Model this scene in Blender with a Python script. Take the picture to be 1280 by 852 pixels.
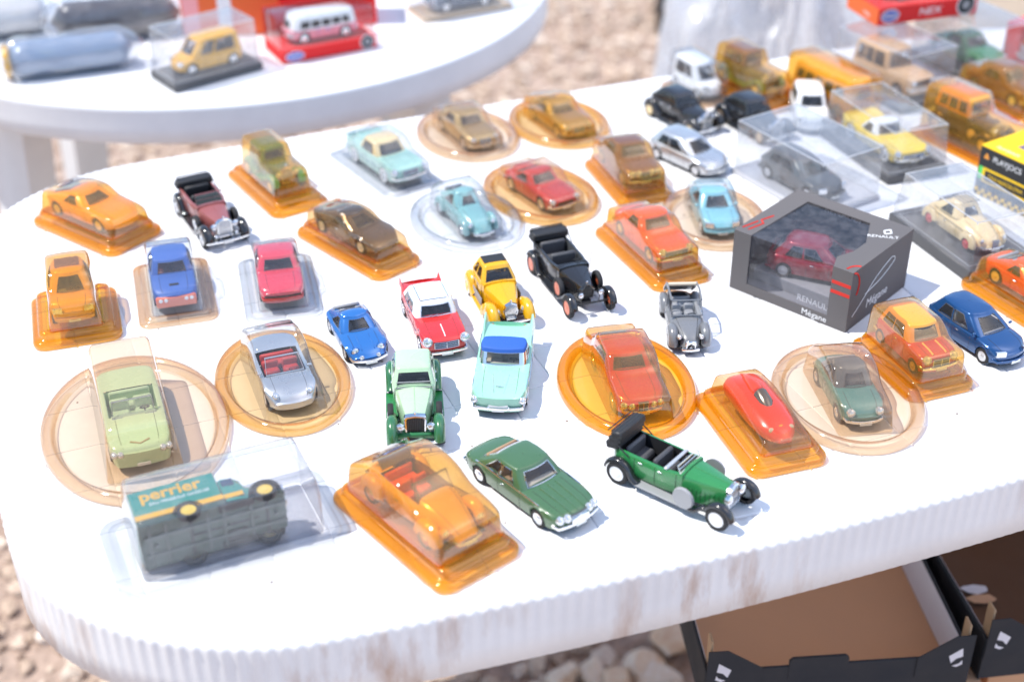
import bpy, bmesh, math, random
import numpy as np
from mathutils import Vector, Matrix, noise
random.seed(7)
for o in list(bpy.data.objects): bpy.data.objects.remove(o)
SC = bpy.context.scene
COL = SC.collection
R = math.radians
TZ = 0.72                                   # height of the table top

# ------------------------------------------------------------------ camera, sky, sun, exposure
F_PX, PITCH, CAM_H = 1800.0, R(32.5), 0.65  # focal length in photo pixels, pitch, height over the table
cam = bpy.data.cameras.new('camera'); camo = bpy.data.objects.new('camera', cam); COL.objects.link(camo)
camo.location = (0, 0, TZ + CAM_H); camo.rotation_euler = (R(90) - PITCH, 0, 0)
cam.sensor_width = 36; cam.lens = 36 * F_PX / 1280
cam.clip_start = 0.05; cam.clip_end = 500
cam.dof.use_dof = True; cam.dof.focus_distance = 1.13; cam.dof.aperture_fstop = 3.7
SC.camera = camo
w = bpy.data.worlds.new("World"); SC.world = w; w.use_nodes = True
nt = w.node_tree; nt.nodes.clear()
sky = nt.nodes.new('ShaderNodeTexSky'); sky.sky_type = 'NISHITA'; sky.sun_disc = False
sky.sun_elevation = R(60); sky.sun_rotation = R(92); sky.altitude = 200; sky.dust_density = 1.2
bg = nt.nodes.new('ShaderNodeBackground'); bg.inputs['Strength'].default_value = 0.15
wo = nt.nodes.new('ShaderNodeOutputWorld')
nt.links.new(sky.outputs[0], bg.inputs[0]); nt.links.new(bg.outputs[0], wo.inputs[0])
sl = bpy.data.lights.new('sun', 'SUN'); sl.energy = 3.1; sl.angle = R(0.5); sl.color = (1.0, 0.96, 0.90)
so = bpy.data.objects.new('sun', sl); COL.objects.link(so)
so.rotation_euler = Vector((math.cos(R(60)), 0.02, -math.sin(R(60)))).to_track_quat('-Z', 'Y').to_euler()
so.location = (-2, 0, 4)
SC.view_settings.view_transform = 'Standard'; SC.view_settings.look = 'None'
SC.view_settings.exposure = 0.85; SC.view_settings.gamma = 1.0
SC.cycles.transparent_max_bounces = 32
SC.cycles.max_bounces = 10
SC.cycles.sample_clamp_indirect = 4.0
SC.cycles.caustics_reflective = False; SC.cycles.caustics_refractive = False

# ------------------------------------------------------------------ small mesh library (millimetres)
def lerp(a, b, t): return a + (b - a) * t
def sstep(t): t = min(1, max(0, t)); return t * t * (3 - 2 * t)
def curve(pts):
    """monotone cubic through (x, y) points"""
    xs = [p[0] for p in pts]; ys = [p[1] for p in pts]; n = len(xs)
    d = [(ys[i+1]-ys[i])/(xs[i+1]-xs[i]) for i in range(n-1)]
    m = [d[0]] + [0 if d[i-1]*d[i] <= 0 else 2*d[i-1]*d[i]/(d[i-1]+d[i]) for i in range(1, n-1)] + [d[-1]]
    def f(x):
        if x <= xs[0]: return ys[0]
        if x >= xs[-1]: return ys[-1]
        i = 0
        while x > xs[i+1]: i += 1
        h = xs[i+1]-xs[i]; t = (x-xs[i])/h
        return ((1+2*t)*(1-t)**2)*ys[i] + t*(1-t)**2*h*m[i] + t*t*(3-2*t)*ys[i+1] + t*t*(t-1)*h*m[i+1]
    return f
def V(*a): return Vector(a)

# pieces of a millimetre or less, joined into one part
JOINED = {'shut_lines', 'louvre', 'slat', 'bars', 'painted_flowers', 'checker_print', 'double_chevron', 'logo_dots', 'headlamps', 'tail_lights', 'bonnet_rib', 'bonnet_ridge', 'wiper', 'waist_strip', 'red_stripes', 'roof_rail', 'fog_lamp', 'scuff_mark', 'bonnet_stripe', 'roof_rack', 'running_gear', 'roof_frame', 'emblem', 'bonnet_badge', 'lettering', 'hood_frame', 'chassis', 'interior', 'clear_window', 'diamond_logo', 'cargo_parts', 'yellow_stripe', 'chassis_ribs'}
class MB:
    def __init__(s): s.v = []; s.f = []
    def add(s, vs, fs):
        n = len(s.v); s.v += [tuple(p) for p in vs]; s.f += [tuple(i + n for i in f) for f in fs]; return s
    def grid(s, rows, cu=False, cv=False, skip=None):
        nr, nc = len(rows), len(rows[0]); fs = []
        for i in range(nr if cv else nr - 1):
            for j in range(nc if cu else nc - 1):
                if skip and skip(i, j): continue
                a, b = i, (i + 1) % nr; c, d = j, (j + 1) % nc
                fs.append((a*nc+c, a*nc+d, b*nc+d, b*nc+c))
        return s.add([p for r in rows for p in r], fs)
    def box(s, c, d, b=0.0, rot=0.0, M=None):
        hx, hy, hz = d[0]/2, d[1]/2, d[2]/2
        b = min(b, hx*.9, hy*.9, hz*.9); vs = []; fs = []
        if b <= 0:
            vs = [(x, y, z) for x in (-hx, hx) for y in (-hy, hy) for z in (-hz, hz)]
            fs = [(0,1,3,2), (4,6,7,5), (0,4,5,1), (2,3,7,6), (0,2,6,4), (1,5,7,3)]
        else:
            idx = {}
            for i, sx in enumerate((-1, 1)):
                for j, sy in enumerate((-1, 1)):
                    for k, sz in enumerate((-1, 1)):
                        for ax, p in enumerate(((hx, hy-b, hz-b), (hx-b, hy, hz-b), (hx-b, hy-b, hz))):
                            idx[i, j, k, ax] = len(vs); vs.append((sx*p[0], sy*p[1], sz*p[2]))
                        fs.append(tuple(idx[i, j, k, a] for a in range(3)))
            cyc = ((0,0),(1,0),(1,1),(0,1))
            for t in (0, 1):
                fs.append(tuple(idx[t, p, q, 0] for p, q in cyc)); fs.append(tuple(idx[p, t, q, 1] for p, q in cyc)); fs.append(tuple(idx[p, q, t, 2] for p, q in cyc))
            for p in (0, 1):
                for q in (0, 1):
                    fs.append((idx[0,p,q,1], idx[1,p,q,1], idx[1,p,q,2], idx[0,p,q,2]))
                    fs.append((idx[p,0,q,0], idx[p,1,q,0], idx[p,1,q,2], idx[p,0,q,2]))
                    fs.append((idx[p,q,0,0], idx[p,q,1,0], idx[p,q,1,1], idx[p,q,0,1]))
        cr, sr = math.cos(rot), math.sin(rot)
        if M is not None: vs = [tuple(M @ Vector(p)) for p in vs]
        return s.add([(c[0]+x*cr-y*sr, c[1]+x*sr+y*cr, c[2]+z) for x, y, z in vs], fs)
    def lathe(s, prof, o, ax, n=20, cap=True):
        ax = Vector(ax).normalized(); t = Vector((0,0,1)) if abs(ax.z) < .9 else Vector((1,0,0))
        a = ax.cross(t).normalized(); b = ax.cross(a); o = Vector(o)
        rows = [[o + ax*h + (a*math.cos(2*math.pi*k/n) + b*math.sin(2*math.pi*k/n))*r for k in range(n)] for r, h in prof]
        m = len(s.v); s.grid(rows, cu=True)
        if cap:
            s.f.append(tuple(m + k for k in range(n))); e = m + (len(rows)-1)*n; s.f.append(tuple(e + k for k in range(n)))
        return s
    def cyl(s, p0, p1, r0, r1=None, n=12):
        p0, p1 = Vector(p0), Vector(p1); r1 = r0 if r1 is None else r1
        return s.lathe([(r0, 0), (r1, (p1-p0).length)], p0, p1-p0, n)
    def ball(s, c, r, nu=14, nv=8, sc=(1,1,1)):
        rows = []
        for i in range(nv+1):
            a = math.pi*i/nv
            rows.append([(c[0]+sc[0]*r*max(math.sin(a), .02)*math.cos(2*math.pi*k/nu), c[1]+sc[1]*r*max(math.sin(a), .02)*math.sin(2*math.pi*k/nu), c[2]+sc[2]*r*math.cos(a)) for k in range(nu)])
        s.grid(rows, cu=True); return s
    def tube(s, path, r, n=6, closed=False, flat=1.0):
        path = [Vector(p) for p in path]; rows = []; N = len(path); ref = None
        for i, p in enumerate(path):
            a = path[(i-1) % N] if closed or i > 0 else p; b = path[(i+1) % N] if closed or i < N-1 else p
            t = (b - a).normalized()
            if ref is None: ref = Vector((0,0,1)) if abs(t.z) < .8 else Vector((1,0,0))
            u = t.cross(ref).normalized(); w_ = u.cross(t).normalized()
            rows.append([p + u*r*flat*math.cos(2*math.pi*k/n) + w_*r*math.sin(2*math.pi*k/n) for k in range(n)])
        m = len(s.v); s.grid(rows, cu=True, cv=closed)
        if not closed:
            s.f.append(tuple(m+k for k in range(n))); e = m+(N-1)*n; s.f.append(tuple(e+k for k in range(n)))
        return s
    def prism(s, pts, z0, z1):
        n = len(pts); vs = [(x, y, z0) for x, y in pts] + [(x, y, z1) for x, y in pts]
        return s.add(vs, [tuple(range(n)), tuple(range(n, 2*n))] + [(k, (k+1) % n, n+(k+1) % n, n+k) for k in range(n)])
    def mesh(s, name, mat=None, smooth=38, sc=0.001):
        me = bpy.data.meshes.new(name)
        me.from_pydata([(x*sc, y*sc, z*sc) for x, y, z in s.v], [], s.f)
        bm = bmesh.new(); bm.from_mesh(me)
        bmesh.ops.remove_doubles(bm, verts=bm.verts, dist=1e-6)
        bmesh.ops.recalc_face_normals(bm, faces=bm.faces)
        bm.to_mesh(me); bm.free()
        if smooth:
            me.shade_smooth(); me.set_sharp_from_angle(angle=R(smooth))
        if mat: me.materials.append(mat)
        return me
    def build(s, name, mat, parent=None, smooth=38, loc=None, rot=None):
        o = link(name, s.mesh(name, mat, smooth), parent, loc, rot)
        if name in JOINED and parent is not None: o['kind'] = 'stuff'
        return o

def link(name, me, parent=None, loc=None, rot=None):
    o = bpy.data.objects.new(name, me); COL.objects.link(o)
    if parent is not None: o.parent = parent
    if loc is not None: o.location = [c*0.001 for c in loc] if parent is not None else loc
    if rot is not None: o.rotation_euler = rot
    return o
def tag(o, label, cat, group=None, kind=None):
    o['label'] = label; o['category'] = cat
    if group: o['group'] = group
    if kind: o['kind'] = kind
    return o
def thing(name, label, cat, loc, rz=0.0, group=None):
    o = bpy.data.objects.new(name, None); o.empty_display_size = .01; COL.objects.link(o)
    o.location = loc; o.rotation_euler = (0, 0, rz)
    return tag(o, label, cat, group)
def at(px, py, z=0.0):
    """point of the plane z metres above the table top that the photo shows at this spot"""
    u = (px-640)/F_PX; v = (py-426)/F_PX; s, c = math.sin(PITCH), math.cos(PITCH); Z = (CAM_H - z)/(s + v*c)
    return Vector((u*Z, Z*(c - v*s), TZ + z))
def pose(p_rear, p_front, z=0.0):
    a, b = at(*p_rear, z), at(*p_front, z); d = b - a
    return (a + b)/2, math.atan2(d.y, d.x)

# ------------------------------------------------------------------ materials
_M = {}
def mat(key, fn):
    if key not in _M:
        m = bpy.data.materials.new(key); m.use_nodes = True; m.node_tree.nodes.clear()
        fn(m.node_tree); _M[key] = m
    return _M[key]
def N(t, typ, **kw):
    n = t.nodes.new(typ)
    for k, v in kw.items():
        if k in n.inputs: n.inputs[k].default_value = v
        else: setattr(n, k, v)
    return n
def out(t, sh):
    o = t.nodes.new('ShaderNodeOutputMaterial'); t.links.new(sh, o.inputs[0]); return o
def rgba(c): return (c[0], c[1], c[2], 1.0)
def paint(name, c, rough=.28, metal=0.0, coat=.7, wear=.035, scale=70):
    def fn(t):
        b = N(t, 'ShaderNodeBsdfPrincipled', Roughness=rough, Metallic=metal)
        b.inputs['Coat Weight'].default_value = coat; b.inputs['Coat Roughness'].default_value = .06
        tc = N(t, 'ShaderNodeTexCoord'); no = N(t, 'ShaderNodeTexNoise', Scale=scale, Detail=5.0)
        t.links.new(tc.outputs['Object'], no.inputs['Vector'])
        mx = N(t, 'ShaderNodeMix', data_type='RGBA')
        mx.inputs['A'].default_value = rgba([x*(1-wear) for x in c]); mx.inputs['B'].default_value = rgba([min(1, x*(1+wear)) for x in c])
        t.links.new(no.outputs['Fac'], mx.inputs['Factor']); t.links.new(mx.outputs['Result'], b.inputs['Base Color'])
        mr = N(t, 'ShaderNodeMapRange'); mr.inputs['From Min'].default_value = .3; mr.inputs['From Max'].default_value = .75
        mr.inputs['To Min'].default_value = rough*.85; mr.inputs['To Max'].default_value = rough*1.2
        t.links.new(no.outputs['Fac'], mr.inputs['Value']); t.links.new(mr.outputs[0], b.inputs['Roughness'])
        out(t, b.outputs[0])
    return mat(name, fn)
def plain(name, c, rough=.6, metal=0.0): return paint(name, c, rough, metal, 0.0, .05)
CHROME = paint('chrome', (.78, .79, .80), .14, 1.0, 0, .06)
SILVER = paint('silver_plastic', (.62, .63, .65), .35, .6, 0)
RUBBER = plain('rubber', (.018, .018, .02), .75)
BLACK = plain('black_plastic', (.02, .02, .022), .5)
DGREY = plain('dark_grey_plastic', (.07, .07, .075), .5)
GREY = plain('grey_plastic', (.30, .30, .31), .5)
WHITE = plain('white_plastic', (.8, .8, .8), .4)
PLATE = plain('plate_white', (.75, .75, .72), .5)
REDL = paint('red_lens', (.5, .02, .02), .15)
ORANGEL = paint('orange_lens', (.8, .3, .02), .15)
LENS = paint('headlight_lens', (.75, .76, .78), .08, .7, 1.0)
TAN = plain('tan_interior', (.42, .26, .15), .6)
CREAMI = plain('cream_interior', (.6, .52, .4), .6)
REDI = plain('red_interior', (.5, .03, .02), .5)
SEAM = plain('seam_line', (.03, .03, .03), .8)
def thin(name, tint, thick, haze, hcol=None, rough=.05, dust=0.0, ior=1.45, spec=1.0):
    """a single sheet of clear plastic: tinted transmission that deepens at grazing angles, a sharp surface reflection,
    and a little milky scatter from age, scratches and dust"""
    def fn(t):
        lw = N(t, 'ShaderNodeLayerWeight', Blend=.5)
        pw = N(t, 'ShaderNodeMath', operation='POWER'); pw.inputs[1].default_value = 1.6
        t.links.new(lw.outputs['Facing'], pw.inputs[0])
        mx = N(t, 'ShaderNodeMix', data_type='RGBA'); mx.inputs['A'].default_value = rgba(tint); mx.inputs['B'].default_value = rgba(thick)
        t.links.new(pw.outputs[0], mx.inputs['Factor'])
        tr = N(t, 'ShaderNodeBsdfTransparent'); t.links.new(mx.outputs['Result'], tr.inputs[0])
        hc = hcol or thick
        df = N(t, 'ShaderNodeBsdfDiffuse', Color=rgba(hc)); tl = N(t, 'ShaderNodeBsdfTranslucent', Color=rgba(hc))
        m0 = N(t, 'ShaderNodeMixShader'); m0.inputs[0].default_value = .5
        t.links.new(df.outputs[0], m0.inputs[1]); t.links.new(tl.outputs[0], m0.inputs[2])
        tc = N(t, 'ShaderNodeTexCoord'); no = N(t, 'ShaderNodeTexNoise', Scale=90.0, Detail=8.0, Roughness=.7)
        t.links.new(tc.outputs['Object'], no.inputs['Vector'])
        mr = N(t, 'ShaderNodeMapRange'); mr.inputs['From Min'].default_value = .35; mr.inputs['From Max'].default_value = .75
        mr.inputs['To Min'].default_value = haze*.6; mr.inputs['To Max'].default_value = haze + dust
        t.links.new(no.outputs['Fac'], mr.inputs['Value'])
        m1 = N(t, 'ShaderNodeMixShader'); t.links.new(mr.outputs[0], m1.inputs[0])
        t.links.new(tr.outputs[0], m1.inputs[1]); t.links.new(m0.outputs[0], m1.inputs[2])
        gl = N(t, 'ShaderNodeBsdfGlossy', Roughness=rough); fr = N(t, 'ShaderNodeFresnel', IOR=ior)
        ge = N(t, 'ShaderNodeNewGeometry'); mi = N(t, 'ShaderNodeMapRange'); mi.inputs['To Min'].default_value = ior; mi.inputs['To Max'].default_value = 1/ior
        t.links.new(ge.outputs['Backfacing'], mi.inputs['Value']); t.links.new(mi.outputs[0], fr.inputs['IOR'])
        n2 = N(t, 'ShaderNodeTexNoise', Scale=140.0, Detail=3.0); t.links.new(tc.outputs['Object'], n2.inputs['Vector'])
        bp = N(t, 'ShaderNodeBump', Strength=.12, Distance=.0006); t.links.new(n2.outputs['Fac'], bp.inputs['Height'])
        t.links.new(bp.outputs[0], gl.inputs['Normal'])
        fm = N(t, 'ShaderNodeMath', operation='MULTIPLY'); fm.inputs[1].default_value = spec; t.links.new(fr.outputs[0], fm.inputs[0])
        m2 = N(t, 'ShaderNodeMixShader'); t.links.new(fm.outputs[0], m2.inputs[0])
        t.links.new(m1.outputs[0], m2.inputs[1]); t.links.new(gl.outputs[0], m2.inputs[2])
        out(t, m2.outputs[0])
    return mat(name, fn)
GLASS = thin('car_glass', (.86, .87, .88), (.5, .52, .55), .05, (.7, .7, .7), .04, spec=1.6)
AMBER = thin('amber_plastic', (1.0, .79, .28), (1.0, .62, .10), .19, (1.0, .55, .06), .07, spec=1.8)
AMBERT = thin('amber_plastic_dome', (1.0, .78, .34), (.98, .60, .15), .22, (1.0, .62, .16), .06, spec=2.6)
PEACH = thin('yellowed_plastic', (.98, .92, .83), (.92, .68, .48), .14, (.85, .60, .42), .06, spec=1.9)
PEACHA = thin('amber_yellowed_plastic', (.98, .87, .66), (.94, .64, .32), .13, (.90, .52, .20), .06, spec=1.9)
CLEAR = thin('clear_plastic', (.97, .975, .98), (.74, .76, .79), .06, (.86, .87, .90), .05, spec=1.7)
CASE = thin('clear_acrylic', (.95, .955, .965), (.72, .74, .78), .13, (.90, .91, .94), .05, .14, spec=1.5)
MILKY = thin('milky_plastic', (.95, .95, .96), (.74, .74, .77), .12, (.86, .85, .88), .08, .14, spec=1.8)
ACEDGE = thin('acrylic_edge', (.85, .86, .88), (.6, .62, .66), .75, (.93, .94, .96), .1)
DUSTY = thin('dusty_film', (.88, .88, .90), (.6, .6, .64), .05, (.6, .58, .6), .06, .22, spec=1.2)
BAG = thin('polythene_bag', (.94, .95, .97), (.8, .82, .86), .14, (.92, .93, .96), .08, .12, spec=2.4)
SHEET = thin('crumpled_sheet', (.92, .93, .96), (.74, .76, .82), .78, (.95, .96, .985), .10, .10, spec=1.4)

def text(s, size, m, parent, origin, right, up, name='lettering', off=.12, font_x=1.0, shear=0.0, bold=0.0):
    cu = bpy.data.curves.new('t', 'FONT'); cu.body = s; cu.size = size; cu.align_x = 'CENTER'; cu.align_y = 'CENTER'; cu.shear = shear; cu.offset = bold
    cu.extrude = .05; cu.resolution_u = 3
    to = bpy.data.objects.new('t', cu); COL.objects.link(to)
    dg = bpy.context.evaluated_depsgraph_get(); me = bpy.data.meshes.new_from_object(to.evaluated_get(dg))
    bpy.data.objects.remove(to)
    r = Vector(right).normalized(); u = Vector(up).normalized(); n = r.cross(u).normalized(); o = Vector(origin)
    for v in me.vertices:
        p = o + r*(v.co.x*font_x) + u*v.co.y + n*(v.co.z + off); v.co = p*0.001
    me.name = name; me.materials.clear(); me.materials.append(m)
    return link(name, me, parent)
# ------------------------------------------------------------------ toy vehicles
_wm = {}
def wheel_meshes(rad, wid, style, rimmat):
    k = (round(rad, 2), round(wid, 2), style, rimmat.name)
    if k in _wm: return _wm[k]
    h = wid/2; white = style == 'whitewall'
    ty = MB(); pr = [(rad*.66, -h), (rad*.93, -h), (rad, -h*.55), (rad, h*.55), (rad*.93, h), (rad*.66, h), (rad*.64, h*.5)]
    ty.lathe(pr, (0,0,0), (0,1,0), 26, cap=False)
    rm = MB()
    if style in ('spoke', 'star'):
        rm.lathe([(rad*.68, h*.85), (rad*.6, h*.9), (rad*.56, h*.3), (rad*.0+.3, h*.3)], (0,0,0), (0,1,0), 24)
        ns = 12 if style == 'spoke' else 6
        for k_ in range(ns):
            a = 2*math.pi*k_/ns; c, s_ = math.cos(a), math.sin(a)
            rm.box((c*rad*.35, h*.7, s_*rad*.35), (rad*.55, h*.35, rad*(.09 if style == 'spoke' else .17)), .05, M=Matrix.Rotation(-a, 3, 'Y'))
        rm.lathe([(rad*.2, h*.3), (rad*.2, h*.95), (rad*.08, h*1.1)], (0,0,0), (0,1,0), 12)
    else:
        rm.lathe([(rad*.68, h*.9), (rad*.6, h*1.0), (rad*.5, h*.62), (rad*.36, h*.7), (rad*.3, h*1.08), (rad*.12, h*1.2), (.05, h*1.22)], (0,0,0), (0,1,0), 24)
    ww = None
    if white:
        ww = MB(); ww.lathe([(rad*.92, h*1.0), (rad*.9, h*1.06), (rad*.68, h*1.06), (rad*.66, h)], (0,0,0), (0,1,0), 26, cap=False)
    r = (ty.mesh('wheel', RUBBER), rm.mesh('rim', rimmat), ww.mesh('whitewall', WHITE) if ww else None)
    _wm[k] = r; return r
def add_wheel(root, x, y, rad, wid, style, rimmat, z=None, name='wheel', rot=None):
    a, b, c = wheel_meshes(rad, wid, style, rimmat)
    o = link(name, a, root, (x, y, rad if z is None else z), rot if rot else ((0, 0, 0) if y > 0 else (0, 0, math.pi)))
    link('rim', b, o)
    if c: link('whitewall', c, o)
    return o

BASE = dict(L=100, W=40, H=33, R=7.2, ww=5, xf=.80, xr=.20, sill=4.5, tuck=.94, rnf=9, rnr=9, fmin=.80, bow=3, bowr=2, arch=1.13,
    top=[(0,.50),(.03,.60),(.12,.64),(.3,.655),(.66,.66),(.9,.60),(.97,.55),(1,.46)], shd=.035, plan=[(0,.9),(.12,.97),(.5,1),(.86,.98),(1,.9)],
    cab=(.67,.57,.32,.20), zb=.635, wb=.91, wr=.75, crown=1.6, rb=3.5, rr=3.0, bowc=2.0, v0=.12, v1=.86, fu=.88,
    sides=[(.14,.50),(.54,.86)], head='r2', hz=.47, hy=.70, hr=3.0, grille=(.0,.42,.36,.52), gmat=CHROME, bump=CHROME, bz=.28, tail='rect',
    rim='hub', rimm=CHROME, inter=GREY, seat=None, roofm=None, strip=None, plate=True, doors=(.62,.40), hang=3, open_top=False, mirrors=False, glass=GLASS, seats=True, archflare=.5)

def toy_car(P, body, label, loc, rz, z=0.0, group='toy cars standing loose on the table', category='toy car', extra=None):
    S = dict(BASE); S.update(P)
    L, W, H = S['L'], S['W'], S['H']; half = L/2; X = lambda n: (n-.5)*L
    root = thing('toy_car', label, category, (loc[0], loc[1], loc[2] + z), rz, group)
    top = curve([(X(a), b*H) for a, b in S['top']]); plan = curve([(X(a), b*W/2) for a, b in S['plan']])
    Rw, ar = S['R'], S['R']*S['arch']; wx = (X(S['xf']), X(S['xr']))
    sh = curve([(X(a), b*H) for a, b in S['sh']]) if 'sh' in S else (lambda x: top(x) - S['shd']*H)
    def wfac(x):
        d, r = (half-x, S['rnf']) if x > 0 else (half+x, S['rnr'])
        if d >= r: return 1.0
        return S['fmin'] + (1-S['fmin'])*(1-(1-d/r)**2.3)**(1/2.3)
    def hw(x): return plan(x)*wfac(x)
    def shift(x, y):
        t = sstep((abs(x)/half-.55)/.45); b = S['bow'] if x > 0 else -S['bowr']
        return -b*(y/(W/2))**2*t
    def bottom(x):
        zb = S['sill'] + (1.2*sstep((abs(x)/half-.8)/.2))
        for c in wx:
            if abs(x-c) < ar and S['arch'] > 0: zb = max(zb, Rw + math.sqrt(ar*ar-(x-c)**2)*.97)
        return min(zb, sh(x)-1.8)
    def section(x):
        w_ = hw(x); zb = bottom(x); zs = sh(x); zt = top(x); fl = 0
        for c in wx:
            if S['arch'] > 0: fl = max(fl, S['archflare']*max(0, 1-abs(abs(x-c)-ar*.75)/(ar*.6)))
        hgt = zs-zb; t = S['tuck']
        fr = lambda q: (S['sill'] + q*(zs-S['sill']))
        pts = [((w_-.9)*t, zb), (w_*lerp(t, 1, min(1, max(0, (zb-S['sill'])/8)+.1)), zb+.02*hgt)]
        for q in (.25, .5, .75):
            pts.append((w_*lerp(lerp(t, 1, min(1, q*1.9)), .985, max(0, q-.6)) + fl*(1-q), max(zb+hgt*q*.9, min(fr(q), zb+hgt*q*1.2))))
        pts += [(w_*.972, zs-.02*H), (w_*.93, zs), (w_*.82, lerp(zs, zt, .50)), (w_*.55, lerp(zs, zt, .86)), (w_*.25, lerp(zs, zt, .98)), (0, zt)]
        return pts
    xs = set(np.linspace(-half+S['rnr'], half-S['rnf'], 34).round(3)) | {round(half-d, 3) for d in (1.0, 1.8, 3, 5, 7, 9)} | {round(-half+d, 3) for d in (1.0, 1.8, 3, 5, 7, 9)}
    if S['arch'] > 0:
        for c in wx:
            for k in range(-7, 8): xs.add(round(c + ar*math.sin(k/7*math.pi/2), 3))
            xs |= {round(c-ar-.05, 3), round(c+ar+.05, 3)}
    xa, xb, xc, xd = [X(v) for v in S['cab']] if S['cab'] else (0, 0, 0, 0)
    ox0, ox1 = ((X(S['cockpit'][0]), X(S['cockpit'][1])) if 'cockpit' in S else (xd+3.5, xa-4.0))
    if S['open_top'] or S['cab']: xs |= {round(ox0, 3), round(ox1, 3)}
    xs = sorted(x for x in xs if abs(x) <= half-.99)
    rows = []
    for x in xs:
        p = section(x); full = [(-y, z_) for y, z_ in p] + [(y, z_) for y, z_ in reversed(p[:-1])]
        rows.append([(x+shift(x, y), y, z_) for y, z_ in full])
    npt = len(rows[0]); kk = npt//2
    def endrow(x0, xe):
        p = section(x0); zm = (p[0][1]+p[-1][1])/2
        full = [(-y, z_) for y, z_ in p] + [(y, z_) for y, z_ in reversed(p[:-1])]
        return [(xe+shift(x0, y*.95), y*.95, zm+(z_-zm)*.93) for y, z_ in full]
    r0 = endrow(xs[0], -half); r1 = endrow(xs[-1], half)
    rows = [r0] + rows + [r1]
    xrow = [-half] + xs + [half]
    hole = S['cab'] or S['open_top']
    skip = (lambda i, j: hole and xrow[i] >= ox0-.01 and xrow[i+1] <= ox1+.01 and kk-3 <= j < kk+3) if hole else None
    mb = MB(); mb.grid(rows, skip=skip)
    def cap(rw, sg):
        g = []
        for k in range(kk+1):
            a, b = Vector(rw[k]), Vector(rw[npt-1-k]); row = []
            for q in range(9):
                f = q/8*2-1; y = b.y*f; z_ = a.z
                row.append((sg*half + shift(sg*(half-1), y), y, z_))
            g.append(row)
        mb.grid(g)
    cap(r0, -1); cap(r1, 1)
    bo = mb.build('body', body, root, 42)
    def fx(y, sg=1): return sg*half + shift(sg*(half-1), y)
    # underside and cabin tub
    ch = MB(); ch.box((0, 0, (S['sill']+sh(0)*.8)/2), (L-11, min(W-2*S['ww']-3, 2*hw(wx[0])-2*S['ww']-1.5), sh(0)*.8-S['sill']+1), 1)
    cm = ch
    if hole:
        ch = MB(); ch.box((0, 0, S['sill']+1.2), (L-9, W-2*S['ww']-3, 2.4), .8)
        for c in wx: ch.box((c, 0, S['sill']+4), (ar*1.9, W-2*S['ww']-3, 8), .6)
        for c in wx: ch.cyl((c, -W/2+3, Rw), (c, W/2-3, Rw), .9)
    ch.build('chassis', BLACK, root)
    if hole:
        wi = min(hw(ox0), hw((ox0+ox1)/2))*.80; fl = S['sill']+ .30*(sh(0)-S['sill']); tz = min(top(ox0+1), top(ox1-1), sh((ox0+ox1)/2))-.15
        tb = MB(); tb.grid([[(ox0, y, tz) for y in (-wi, wi)], [(ox0+1, y, fl) for y in (-wi*.95, wi*.95)], [(ox1-1, y, fl) for y in (-wi*.95, wi*.95)], [(ox1, y, tz) for y in (-wi, wi)]])
        for s_ in (-1, 1): tb.grid([[(ox0, s_*wi, tz), (ox1, s_*wi, tz)], [(ox0+1, s_*wi*.95, fl), (ox1-1, s_*wi*.95, fl)]])
        for s_ in (-1, 1): tb.grid([[(x, s_*wi, tz) for x in np.linspace(ox0, ox1, 8)], [(x, s_*hw(x)*.85, lerp(sh(x), top(x), .42)) for x in np.linspace(ox0, ox1, 8)]])
        tb.build('interior', S['inter'], root)
        if S['seats']:
            sm = S['seat'] or S['inter']; ztop = lerp(S['zb']*H, H, .55 if S['cab'] else .3) if not S['open_top'] else tz+2.5
            sx = ox0 + (ox1-ox0)*.42
            for s_ in (-1, 1):
                st = MB(); st.box((sx, s_*wi*.48, (fl+ztop)/2), (3.2, wi*.78, ztop-fl), 1.2); st.box((sx+5, s_*wi*.48, fl+3), (8, wi*.78, 6), 1.5)
                if not S['open_top']: st.box((sx-.4, s_*wi*.48, ztop+1.5), (2, wi*.4, 3), .8)
                st.build('seat', sm, root)
            if ox1-ox0 > 28:
                st = MB(); st.box((ox0+3, 0, (fl+ztop-1)/2), (3.2, wi*1.7, ztop-1-fl), 1.2); st.box((ox0+8, 0, fl+3), (8, wi*1.7, 6), 1.5); st.build('rear_seat', sm, root)
            sw = MB(); cx = ox1-5.5; n = Vector((-.75, 0, .66)); c0 = Vector((cx, wi*.48, tz+1.3))
            u_ = Vector((0, 1, 0)); v_ = n.cross(u_)
            sw.tube([c0 + (u_*math.cos(a)+v_*math.sin(a))*3.6 for a in np.linspace(0, 2*math.pi, 17)[:-1]], .38, 5, True)
            sw.cyl(c0+u_*3.5, c0-u_*3.5, .3, n=5); sw.cyl(c0, c0-n*5, .5, n=6)
            sw.build('steering_wheel', S.get('wheelm', BLACK), root)
            db = MB(); db.box((ox1-1.2, 0, tz-1.6), (3.4, wi*1.86, 4.4), 1); db.build('dashboard', S.get('dash', S['inter']), root)
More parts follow.
